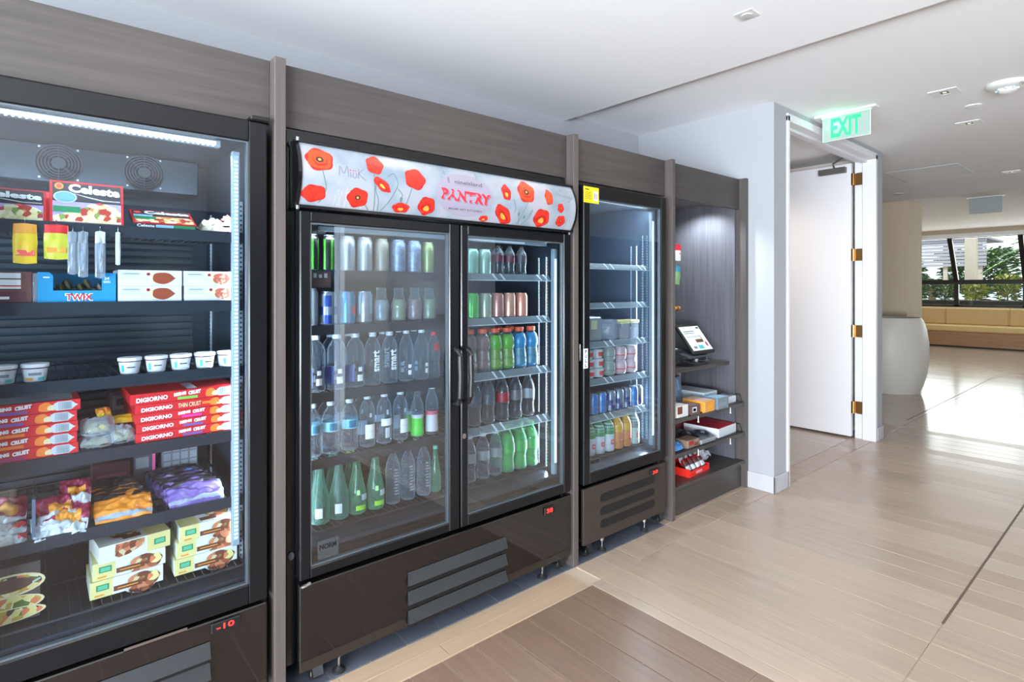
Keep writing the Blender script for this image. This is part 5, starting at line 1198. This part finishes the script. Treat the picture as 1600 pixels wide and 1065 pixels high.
for i, (x, w, h, c, lab) in enumerate([(.17, .04, .055, C('back_box_plum', (74, 40, 54)), 'dark plum carton at the back, behind the wrapped sandwiches'), (.215, .035, .10, C('back_box_slate', (72, 78, 92)), 'slate grey carton at the back of freezer, beside the plum one')]):
    pass
carton('frozen_box', 'dim plum carton standing at the back under the pizza shelf', None, .155, .26, .705, .10, .10, C('back_box_plum', (84, 40, 54)), [('r', C('plum_lt', (120, 60, 74)), .1, .9, .3, .6)], 2.36)
carton('frozen_box', 'dim slate carton with pink edge at the back, left of the grey one', None, .27, .335, .705, .125, .08, C('back_box_slate', (84, 92, 112)), [('r', pink, .86, 1, 0, 1), ('r', mgrey, .1, .7, .5, .8)], 2.36)
carton('frozen_box', 'dim grey carton with printed table at the back of freezer', None, .355, .47, .705, .14, .08, C('back_box_grey', (92, 98, 112)), [('r', mgrey, .05+.24*a, .24+.24*a, .08+.22*b, .26+.22*b) for a in range(4) for b in range(4)], 2.36)
carton('frozen_box', 'dim upright slate carton behind the wrapped sandwiches', None, .20, .30, .925, .12, .06, C('back_box_dusk', (78, 72, 88)), [('r', mgrey, .1, .8, .5, .9), ('r', dgrey, .2, .6, .6, .8)], 2.36)
# fifth shelf: frozen bags and sandwich packs
om = C('pack_orange', (222, 138, 44), .3); gm = C('pack_silver', (150, 158, 172), .3); pmm = C('pack_purple', (112, 92, 158), .3); dk = C('pack_dark', (50, 50, 58), .3)
NM = ['front', 'second', 'third', 'fourth', 'fifth', 'sixth', 'rear']
for i in range(7):
    t = bag('frozen_sandwich_pack', 'orange foil sandwich pack, %s of the orange row' % NM[i], 'packet', 'orange sandwich packs on the fifth shelf', (.215-.004*i, 2.105+.036*i, .712+.0015*i), .150, .085, .032, [om, gm, dk],
        (lambda u, v, s_, i=i: (1 if (.06 < v < .22) else 0) if i == 0 else (2 if (v > .7 or i > 4) else 0)), (.62, 0, random.uniform(-.05, .05)), 20+i, .3)
    t = bag('frozen_sandwich_pack', '%s foil sandwich pack, %s of the purple row' % ('purple' if i < 5 else 'dark blue', NM[i]), 'packet', 'purple sandwich packs on the fifth shelf', (.412-.005*i, 2.105+.036*i, .712+.0015*i), .165, .085, .032, [pmm, gm, dk, C('pack_blue', (70, 100, 150), .3)],
        (lambda u, v, s_, i=i: (1 if (.05 < v < .25 or u > .9) else 0) if i == 0 else (2 if v > .72 else (3 if i > 4 else (1 if u > .85 else 0)))), (.62, 0, random.uniform(-.05, .05)), 40+i, .3)
MB_ = [C('bag_magenta', (150, 34, 70), .35), amber, C('bag_silver', (196, 204, 208), .35)]
for i, (x, y, z, w, rt, lab) in enumerate([(.055, 2.12, .748, .10, (.75, 0, .1), 'magenta bag with golden food picture, upper left of the pile'), (.100, 2.16, .775, .08, (.8, 0, -.1), 'magenta bag with golden food picture, topmost right of the pile'), (.075, 2.10, .725, .11, (.7, .1, -.1), 'magenta and silver bag, middle of the pile'),
        (.045, 2.095, .705, .10, (.6, 0, .15), 'crumpled silver bag end, lowest left of the pile'), (.095, 2.09, .704, .07, (.5, 0, -.2), 'silver bag with red patch, lowest right of the pile')]):
    bag('frozen_food_bag', lab, 'bag', 'magenta frozen bags on the fifth shelf', (x, y, z), w, .085, .034, MB_, (lambda u, v, s_, i=i: 2 if (v < .28 or i == 3) else (1 if (.25 < u < .8 and v < .62) else 0)), rt, 70+i, .4)
for i, (z, lab) in enumerate([(.704, 'red and white bag at the far left, lowest'), (.735, 'pink and white bag at the far left, middle'), (.765, 'magenta bag with golden picture at the far left, topmost')]):
    bag('frozen_food_bag', lab, 'bag', 'magenta frozen bags on the fifth shelf', (-.065, 2.10+.02*i, z), .11, .085, .034, [coral if i == 0 else MB_[0], amber if i == 2 else MB_[2], MB_[2]], (lambda u, v, s_, i=i: 2 if v < .25 else (1 if (.3 < u < .8 and v < .6) else 0)), (.7, 0, 0), 90+i, .4)
tdv = thing('shelf_divider', 'upright clear divider between the magenta frozen bag piles', 'divider', (.003, 2.055, .704), 0)
MB().box(-.004, .004, 0, .02, 0, .11).box(-.001, .001, .02, .4, 0, .06).build('post', [M('divider_blue_grey', (96, 112, 140), .3)], tdv)
# bottom: meal boxes
mw = C('meal_box_white', (222, 222, 212)); my_ = C('meal_box_yellow', (216, 206, 140))
def mealbox(label, x0, z, flip=False, dx=0, y=BY, rz=0):
    P = [('r', mw, 0, 1, 0, 1), ('r', my_, 0, .30, 0, 1), ('r', green, .08, .25, .40, .76), ('r', C('green_pale', (90, 180, 140)), .10, .23, .46, .70), ('e', lgrey, .68, .30, .24, .62), ('e', meal, .70, .30, .22, .62, .08), ('r', brown, .31, .70, .16, .46), ('r', amber, .06, .18, .10, .2), ('e', pasta, .86, .5, .09, .3, .1)]
    T = []; P.append(('r', amber, .36, .64, .28, .34))
    if flip: P = [('r', mw, 0, 1, 0, 1), ('r', my_, .66, 1, 0, 1), ('r', green, .76, .93, .30, .66), ('r', C('green_pale', (90, 180, 140)), .78, .91, .36, .60), ('p', meal, [(.20, .30), (.26, .15), (.40, .2), (.62, .55), (.62, .95), (.22, .95)])]; T = []
    t = carton('frozen_meal_box', label, 'frozen meal boxes on the freezer floor', x0+dx, x0+dx+.185, z, .050, .15, mw, P, y, 0, rz, T)
    top_print(t, .185, .15, .050, [('r', mw, 0, 1, 0, 1), ('r', my_, 0 if not flip else .66, .3 if not flip else 1, 0, 1), ('e', lgrey, .66 if not flip else .4, .5, .26, .4), ('e', meal, .66 if not flip else .4, .5, .2, .3), ('r', brown, .34, .60, .1, .3)])
    return t
mealbox('pale frozen meal box, bottom of the left stack', .129, .483); mealbox('pale frozen meal box, middle of the left stack', .134, .534, dx=.002, y=BY+.004); mealbox('frozen meal box turned round, top of the left stack', .150, .585, True, y=BY-.002, rz=.10)
mealbox('pale frozen meal box, bottom of the right stack', .345, .483); mealbox('pale frozen meal box, middle of the right stack', .352, .534, y=BY+.003); mealbox('pale frozen meal box, top of the right stack', .360, .585, y=BY-.004)
c_ = carton('frozen_meal_box', 'dark carton with two salad bowl pictures at the lower left', None, -.16, .018, .483, .155, .10, C('dark_carton', (74, 66, 66)),
       [('e', cream, .62, .66, .44, .20), ('e', pasta, .62, .66, .40, .165), ('e', C('bowl_brown', (92, 66, 60)), .62, .67, .30, .12), ('p', lgrey, [(.90, .66), (1.0, .70), (1.0, .67), (.90, .62)]), ('e', cream, .55, .32, .50, .16), ('e', pasta, .55, .32, .46, .14), ('e', cream, .55, .14, .52, .13), ('e', pasta, .55, .14, .48, .11)])

# ------------------------------------------------------------------ open shelf goods
UZ = (.884, .603, .393, .193)
t = thing('payment_tablet', 'tilted tablet with lit pale screen on a black stand', 'tablet', (3.50, 2.16, UZ[0]), 0)
def P3(m): return m
tl = math.radians(38)
hd = MB().cbox(-.135, .135, -.012, .010, -.022, .222, .006); o = hd.build('tablet_frame', [BLK], t, rot=(-(PI/2-math.atan2(.153, .12)), 0, 0), loc=(0, -.065, .090))
sc_ = MB().rect(-.120, .120, .0, .195, -.0128).build('screen', [M('screen_glow', (206, 220, 222), .3, emit=.45)], o)
m = MB(); m.rect(-.10, .03, .150, .158, -.0134, 0).rect(-.10, .02, .136, .142, -.0134, 0).rect(-.095, .05, .108, .112, -.0134, 0).rect(-.02, .07, .062, .088, -.0134, 1).ell(.085, .045, .012, .020, -.0134, 2, 14).rect(.075, .11, .172, .186, -.0134, 3).rect(-.09, -.05, .015, .035, -.0134, 0).rect(-.03, .03, .012, .040, -.0134, 4).poly([(.05, .12), (.06, .12), (.075, .09), (.065, .09)], -.0134, 1)
m.build('screen_print', [mgrey, brown, dred, dgrey, teal], sc_)
MB().cbox(-.195, .04, -.045, .12, .060, .075, .004).build('tray', [C('tray_dark', (52, 56, 62))], t, rot=(.25, 0, 0), loc=(0, -.03, .002))
MB().cbox(-.03, .03, -.02, .04, 0, .12, .004).build('stand', [C('stand_grey', (70, 72, 78))], t)
MB().cbox(-.06, .06, -.05, .07, 0, .006, .002).build('stand_base', [C('stand_grey', (70, 72, 78))], t)
MB().rect(-.018, .018, .018, .030, -.0206).rect(-.012, .012, .010, .015, -.0206).build('asset_tag', [white_print], t)
t = thing('receipt_printer', 'dark receipt printer with pale paper slips left of the tablet', 'printer', (3.26, 2.22, UZ[0]), 0)
MB().cbox(-.09, .09, -.07, .07, 0, .11, .01).build('housing', [C('printer_dark', (40, 44, 50))], t)
MB().box(-.07, .05, -.06, -.02, .111, .114).box(-.06, .06, -.01, .02, .111, .116).build('paper_slip', [white_print], t)
t = thing('card_reader', 'small round card reader with lit blue display right of tablet', 'card reader', (3.735, 2.20, UZ[0]), 0)
MB().lathe([(.022, 0), (.022, .008), (.008, .012), (.008, .10)], 14).build('post', [C('stand_grey', (70, 72, 78))], t, 'yes')
o = MB().cbox(-.032, .032, -.016, .016, .0, .11, .012).build('reader', [C('reader_grey', (92, 96, 104))], t, rot=(-.5, 0, 0), loc=(0, .0, .085))
MB().rect(-.022, .020, .066, .100, -.0166).build('display', [M('reader_blue', (60, 70, 210), .3, emit=1.2)], o); MB().rect(-.012, .012, .076, .092, -.0172).build('display_mark', [M('reader_white', (220, 226, 255), .3, emit=1.2)], o)
for i in range(3):
    rd = random.Random(i); P = [(3.0+.03*i, 2.12+.02*i, UZ[0]+.01)]
    for k in range(10): P.append((3.02+.045*k+rd.uniform(-.03, .03), 2.10+.03*i+rd.uniform(-.03, .03), UZ[0]+.006+.035*abs(math.sin(k*1.3+i))))
    c_ = bpy.data.curves.new('cord', 'CURVE'); c_.dimensions = '3D'; bpy.data.curves.remove(c_)
    tag(MB().tube(P, .0035, 6).build('cable', [rubber], None, 'yes'), ['black cable looped in front of the receipt printer, nearest', 'black cable looped before the receipt printer, middle one', 'black cable looped before the receipt printer, farthest back'][i], 'cable', 'cables on the tablet shelf')
def sbox(nm, lab, x, y, z, w, d, h, col, rz=0, rx=0, patch=None, cat='box', top=None):
    t = thing(nm, lab, cat, (x, y, z), rz); t.rotation_euler = (rx, 0, rz)
    MB().cbox(-w/2, w/2, -d/2, d/2, 0, h, .002).build('carton_body', [col], t)
    m = MB(); ms = []
    for (a, b, c_, e_, mt) in (patch or []):
        if mt not in ms: ms.append(mt)
        m.rect(-w/2+w*a, -w/2+w*b, h*c_, h*e_, -d/2-.0006, ms.index(mt))
    if patch: m.build('print', ms, t)
    if top: MB().add([(-w/2+.003, -d/2+.003, h+.0005), (w/2-.003, -d/2+.003, h+.0005), (w/2-.003, d/2-.003, h+.0005), (-w/2+.003, d/2-.003, h+.0005)], [(0, 1, 2, 3)]).build('top_print', [top], t)
    return t
z = UZ[1]
sbox('snack_box', 'white snack box with dark biscuit picture at the left front', 3.062, 2.01, z, .12, .09, .075, C('sbox_white', (206, 206, 200)), 0, 0, [(.0, .45, .35, .95, brown), (.55, .9, .2, .8, lgrey)])
sbox('snack_box', 'brown and white snack box, second at the shelf front', 3.200, 2.02, z, .10, .12, .06, C('sbox_brown', (90, 64, 60)), 0, 0, [(.1, .6, .3, .85, lgrey), (.2, .5, .4, .7, brown)], top=C('sbox_top', (120, 104, 100)))
sbox('snack_box', 'orange snack box with pale top at the shelf front', 3.345, 2.03, z, .13, .16, .072, C('sbox_orange', (208, 144, 60)), 0, 0, [(.05, .1, .1, .9, cream), (.3, .8, .3, .7, amber)], top=C('sbox_pink_top', (206, 180, 170)))
sbox('snack_box', 'slate blue snack box with pale blue top', 3.500, 2.04, z, .14, .20, .075, C('sbox_slate', (106, 122, 136)), 0, 0, [(.1, .8, .3, .6, mgrey)], top=sky)
sbox('snack_box', 'long pale blue-grey box behind, right of the slate one', 3.565, 2.20, z+.0, .17, .26, .088, C('sbox_mist', (170, 182, 188)), .0, 0, [(.2, .9, .3, .7, lgrey)], top=C('sbox_mist_top', (186, 198, 206)))
sbox('snack_box', 'low white tray box at the right shelf front', 3.690, 2.05, z, .18, .10, .045, C('sbox_pale', (206, 214, 222)), 0, 0, [(.1, .9, .2, .6, lgrey)], top=C('sbox_greytop', (150, 160, 170)))
bag('snack_bag', 'amber paper snack bag standing at the back left', 'bag', None, (3.20, 2.22, z+.09), .13, .16, .05, [C('bag_amber', (190, 130, 50), .5), brown], lambda u, v, s_: 1 if .3 < v < .45 and .2 < u < .8 else 0, (1.35, 0, 0), 101, .2)
sbox('snack_box', 'upright white carton behind the orange box', 3.33, 2.24, z, .10, .04, .17, C('sbox_ivory', (200, 196, 196)), 0, -.1, [(.3, .9, .2, .5, mgrey)])
sbox('snack_box', 'leaning slate triangular carton behind the middle boxes', 3.43, 2.24, z, .11, .05, .185, C('sbox_slate2', (110, 130, 150)), .3, -.15, [(.1, .5, .5, .9, sky)])
sbox('snack_box', 'tall pinkish grey carton at the back, rightmost upright one', 3.54, 2.36, z, .13, .05, .20, C('sbox_mauve', (176, 164, 176)), -.1, 0, [(.5, .9, .5, .9, mgrey)])
z = UZ[2]
sbox('snack_box', 'long white box with bright red top on the third shelf', 3.64, 2.12, z, .26, .26, .062, C('sbox_white2', (206, 210, 214)), .06, 0, [(.05, .95, .1, .8, lgrey)], top=C('red_top', (196, 24, 40)))
sbox('snack_box', 'flatter box with dark red top behind the bright red one', 3.43, 2.36, z, .24, .22, .075, C('sbox_redside', (120, 40, 54)), .1, 0, [], top=C('darkred_top', (140, 26, 44)))
for i, (x, y, c1, lab) in enumerate([(3.44, 2.06, C('pk_dark1', (56, 66, 72)), 'black patterned snack packet beside the red-topped box'), (3.33, 2.10, C('pk_dark2', (60, 56, 72)), 'dark purple-grey snack packet, second from the red-topped box'), (3.36, 2.18, C('pk_dark3', (74, 82, 86)), 'grey-green snack packet lying farther back'), (3.22, 2.14, C('pk_dark4', (48, 48, 52)), 'black snack packet near the left of third shelf')]):
    bag('snack_packet', lab, 'packet', 'snack packets on the third shelf', (x, y, z+.01), .15, .12, .034, [c1, mgrey, lilac], lambda u, v, s_, i=i: 1 if (.3 < u < .7 and .3 < v < .55) else (2 if (u > .8 and v < .4) else 0), (.12, 0, .5), 110+i, .25)
sbox('snack_box', 'brown snack box at the left front of third shelf', 3.20, 2.02, z, .13, .09, .05, C('sbox_tan', (132, 110, 96)), 0, 0, [(.1, .5, .4, .9, dred), (.55, .9, .2, .6, brown)])
bag('snack_packet', 'bright blue round packet at the far left of third shelf', 'packet', None, (3.05, 2.03, z+.005), .12, .09, .045, [C('pk_blue', (70, 130, 190)), navy], lambda u, v, s_: 1 if v > .6 else 0, (.4, 0, 0), 120, .2)
sbox('snack_tray', 'clear shallow tray with grey wrappers at the third shelf front', 3.37, 2.0, z, .17, .06, .03, C('tray_wrap', (140, 146, 152)), 0, 0, [(.05, .95, .2, .8, mgrey)])
z = UZ[3]
t = thing('candy_display', 'bright red open candy tray with upright bars on the lowest shelf', 'box', (3.32, 2.10, z), .06)
MB().box(-.13, .13, -.09, .09, 0, .004).box(-.13, .13, -.092, -.088, 0, .036).box(-.132, -.128, -.09, .09, 0, .05).box(.128, .132, -.09, .09, 0, .04).box(-.13, .13, .088, .092, 0, .11).build('tray', [M('tray_red', (226, 44, 36), .4)], t)
m = MB().rect(-.05, .03, .010, .026, -.0926).build('front_print', [C('tray_label', (214, 150, 160))], t)
for k in range(11):
    MB().pillow(.045, .11, .022, .2, 6, 7, seed=130+k, mf=lambda u, v, s_, k=k: (k+int(v*4)) % 3).build('candy_bar', [dred, lgrey, C('wrap_brown', (84, 50, 50))], t, 'all', rot=(1.05, .1*((k % 3)-1), 0), loc=(-.10+.020*k, -.05+.03*(k % 3), .050))
t = thing('plastic_bag', 'crumpled translucent white bag right of the red candy tray', 'bag', (3.53, 2.16, z+.002), 0)
MB().pillow(.12, .17, .11, .35, 12, 12, seed=140).build('film', [glassy('white_film', (200, 206, 214), (215, 220, 228), .55, .85, .3, 1)], t, 'no')
sbox('snack_box', 'narrow white carton left of the red candy tray', 3.03, 2.10, z, .06, .06, .11, C('sbox_ivory2', (200, 200, 204)), 0, 0, [(.2, .8, .3, .8, lgrey)])
# small things on pegs at the left inside of the open unit
def peg(x, y, z): return MB().tube([(2.958, y+.01, z), (x, y+.01, z), (x+.012, y+.01, z+.006)], .002, 6)
t = thing('candy_packet', 'red and white candy packet hanging highest at the shelf unit left', 'packet', (3.055, 1.995, 1.57), 0)
MB().pillow(.060, .105, .02, .3, 7, 8, seed=150, mf=lambda u, v, s_: 0 if v > .62 or (.35 < u < .6 and .3 < v < .5) else 1).build('packet', [C('packet_pink', (220, 40, 70)), white_print], t, 'all', rot=(PI/2, 0, 0), loc=(0, .01, .055)); peg(.0, .0, .0)
MB().tube([(-.097, .012, .108), (0, .012, .108), (.010, .012, .114)], .002, 6).build('peg', [chrome], t)
t = thing('gummy_packet', 'blue-green gummy packets hanging below the red candy packet', 'packet', (3.05, 1.995, 1.425), 0)
MB().pillow(.05, .12, .02, .3, 7, 9, seed=151, mf=lambda u, v, s_: 0 if v > .6 else 1).build('packet', [C('gummy_blue', (50, 140, 170)), C('gummy_green', (120, 160, 110))], t, 'all', rot=(PI/2, .1, 0), loc=(0, .01, .06))
MB().tube([(-.092, .012, .122), (0, .012, .122), (.010, .012, .128)], .002, 6).build('peg', [chrome], t)
t = thing('clip_shelf', 'small dark clip-on tray holding amber candies at unit left', 'tray', (3.03, 2.02, 1.255), 0)
MB().cbox(-.0705, .06, -.05, .05, 0, .008, .001).build('tray', [dgrey], t)
bag('candy_packet', 'amber candy packet lying on the small clip-on tray', 'packet', None, (3.035, 2.02, 1.264), .10, .07, .035, [amber, brown], lambda u, v, s_: 1 if (int(u*7)+int(v*5)) % 4 == 0 else 0, (0, 0, .1), 152, .3)

# ------------------------------------------------------------------ ceiling fittings
CZ = 2.68
tm = C('trim_white', (232, 232, 232))
def downlight(x, y, z, lab, s=.075, slot=True):
    t = thing('recessed_downlight', lab, 'ceiling light', (x, y, z), 0, 'recessed lamps in the hall ceiling')
    m = MB(); q = s*.50
    m.box(-s, s, -s, -q*.6, -.005, -.0003).box(-s, s, q*.6, s, -.005, -.0003).box(-s, -q, -q*.6, q*.6, -.005, -.0003).box(q, s, -q*.6, q*.6, -.005, -.0003)
    m.build('trim', [tm], t); MB().box(-q, q, -q*.6, q*.6, -.0025, -.0003).build('baffle', [C('baffle_grey', (110, 108, 106))], t); MB().lathe([(q*.3, -.0030), (0, -.0031)], 14, close=False).build('lamp', [M('lamp_lens', (255, 232, 205), .3, emit=2)], t)
    return t
downlight(4.525, .965, CZ, 'square recessed downlight nearest the smoke detector'); downlight(5.51, 1.02, CZ, 'square recessed downlight, second along the hall'); downlight(8.15, 1.14, CZ, 'square recessed downlight farthest down the hall')
downlight(7.5, -1.5, CZ, 'square recessed downlight beyond the right frame edge'); downlight(4.5, -1.5, CZ, 'square recessed downlight beside the right frame edge')
for (x, y, l_) in ((1.55, 1.0, 'square recessed lamp above the wide cooler aisle, out of frame'), (.2, 1.0, 'square recessed lamp above the freezer aisle, out of frame'), (2.75, 1.0, 'square recessed lamp near the ceiling step'), (1.3, -.6, 'square recessed lamp behind the viewpoint')):
    downlight(x, y, 2.63, l_, .06) if (x, y) != (2.75, 1.0) else None
t = thing('ceiling_sensor', 'faint square white ceiling cover near the top frame edge', 'cover', (2.44, 1.24, 2.63), 0)
MB().cbox(-.042, .042, -.042, .042, -.004, -.0003, .001).build('plate', [C('plate_offwhite', (214, 212, 210))], t); MB().lathe([(.026, -.0045), (.024, -.009), (0, -.010)], 16, close=False).build('dome', [C('dome_grey', (196, 196, 196))], t, 'yes')
t = thing('sprinkler_cover', 'round flat white sprinkler cover between two downlights', 'cover', (5.01, .906, CZ), 0); MB().lathe([(.05, -.0003), (.05, -.006), (.04, -.009), (0, -.010)], 24).build('disc', [tm], t, 'yes')
t = thing('sprinkler_cover', 'tiny round ceiling cover above the beige column', 'cover', (8.85, 2.39, CZ), 0); MB().lathe([(.06, -.0003), (.06, -.010), (.04, -.016), (0, -.018)], 20).build('disc', [lgrey], t, 'yes')
t = thing('smoke_detector', 'round white smoke detector with letters at the upper right edge', 'smoke detector', (4.625, .67, CZ), 0)
MB().lathe([(.105, -.0003), (.105, -.012), (.098, -.022), (.075, -.030), (.060, -.034)], 32).build('base', [C('detector_white', (222, 222, 220))], t, 'yes')
MB().lathe([(.045, -.034), (.043, -.052), (.030, -.062), (0, -.064)], 24, close=False).build('chamber', [C('detector_white', (222, 222, 220))], t, 'yes')
for k in range(8): a = 2*PI*k/8; MB().cbox(.030, .058, -.006, .006, -.046, -.033, .002).build('vent_rib', [lgrey], t, rot=(0, 0, a))
m = MB()
for k, ch in enumerate('FIRE'):
    V, F = txt_mesh(ch, .03); a = math.radians(-128+k*12); c_, s_ = math.cos(a), math.sin(a)
    m.add([((.098-.018*(1-w))*c_-(.012*(u-.5))*s_, (.098-.018*(1-w))*s_+(.012*(u-.5))*c_, -.0232-.008*(1-w)) for u, w in V], F)
m.build('lettering', [C('letter_red_grey', (150, 130, 130))], t)
t = thing('access_hatch', 'large flush rectangular access panel in the hall ceiling', 'hatch', (7.6, 1.75, CZ), 0)
MB().box(-.42, .42, -.32, .32, -.0022, -.0003).build('panel', [ceil_m], t)
ho = MB().box(-.43, .43, -.33, -.323, -.003, -.0003).box(-.43, .43, .323, .33, -.003, -.0003).box(-.43, -.423, -.323, .323, -.003, -.0003).box(.423, .43, -.323, .323, -.003, -.0003).build('frame', [lgrey], t)
t = thing('exit_sign', 'clear edge-lit EXIT sign with green letters hanging from the ceiling', 'exit sign', (4.47, 1.53, CZ), 0)
MB().cbox(-.035, .035, -.20, .205, -.014, -.0003, .003).build('canopy', [tm], t); MB().cbox(-.012, .012, -.165, .165, -.026, -.014, .002).build('lamp_channel', [C('channel_pale', (200, 226, 212))], t)
MB().cbox(-.004, .004, -.155, .155, -.194, -.026, .0015).build('acrylic_plate', [glassy('acrylic_sign', (205, 222, 216), (225, 240, 234), .38, .9, .2, 1.5)], t)
MB().box(-.0045, .0045, -.1565, -.155, -.194, -.026).box(-.0045, .0045, .155, .1565, -.194, -.026).box(-.0045, .0045, -.155, .155, -.1955, -.194).build('bright_edge', [M('acrylic_edge', (220, 245, 230), .3, emit=.6)], t)
m = MB(); V, F = txt_mesh('EXIT', .035)
m.add([(-.0046, .100-.200*u, -.175+.140*w) for u, w in V], F); m.build('lettering', [green_led], t)
m = MB().add([(-.0046, .140, -.10), (-.0046, .125, -.085), (-.0046, .120, -.090), (-.0046, .132, -.10), (-.0046, .120, -.112), (-.0046, .125, -.117)], [(0, 1, 2, 3), (0, 3, 4, 5)]).build('chevron', [C('chevron_pale', (190, 222, 206))], t)
gl = bpy.data.lights.new('exit_glow', 'POINT'); gl.energy = .4; gl.color = (.35, 1, .6); gl.shadow_soft_size = .06; go = bpy.data.objects.new('exit_glow', gl); COL.objects.link(go); go.location = (4.42, 1.60, 2.60)
t = thing('hanging_sign', 'blank grey rectangular sign hanging from the far hall ceiling', 'sign', (10.85, 1.82, 2.78), 0)
MB().cbox(-.03, .03, -.22, .22, -.012, -.0003, .003).build('canopy', [tm], t); MB().cbox(-.006, .006, -.19, .19, -.25, -.012, .001).build('plate', [C('sign_blank_grey', (150, 156, 156))], t)
t = thing('dome_camera', 'small dome camera on the ceiling at the right edge', 'camera', (11.0, 1.35, 2.78), 0)
MB().lathe([(.06, -.0003), (.06, -.02), (.05, -.03)], 20).build('base', [tm], t, 'yes'); MB().lathe([(.045, -.03), (.040, -.06), (.02, -.08), (0, -.083)], 18, close=False).build('dome', [dgrey], t, 'yes')
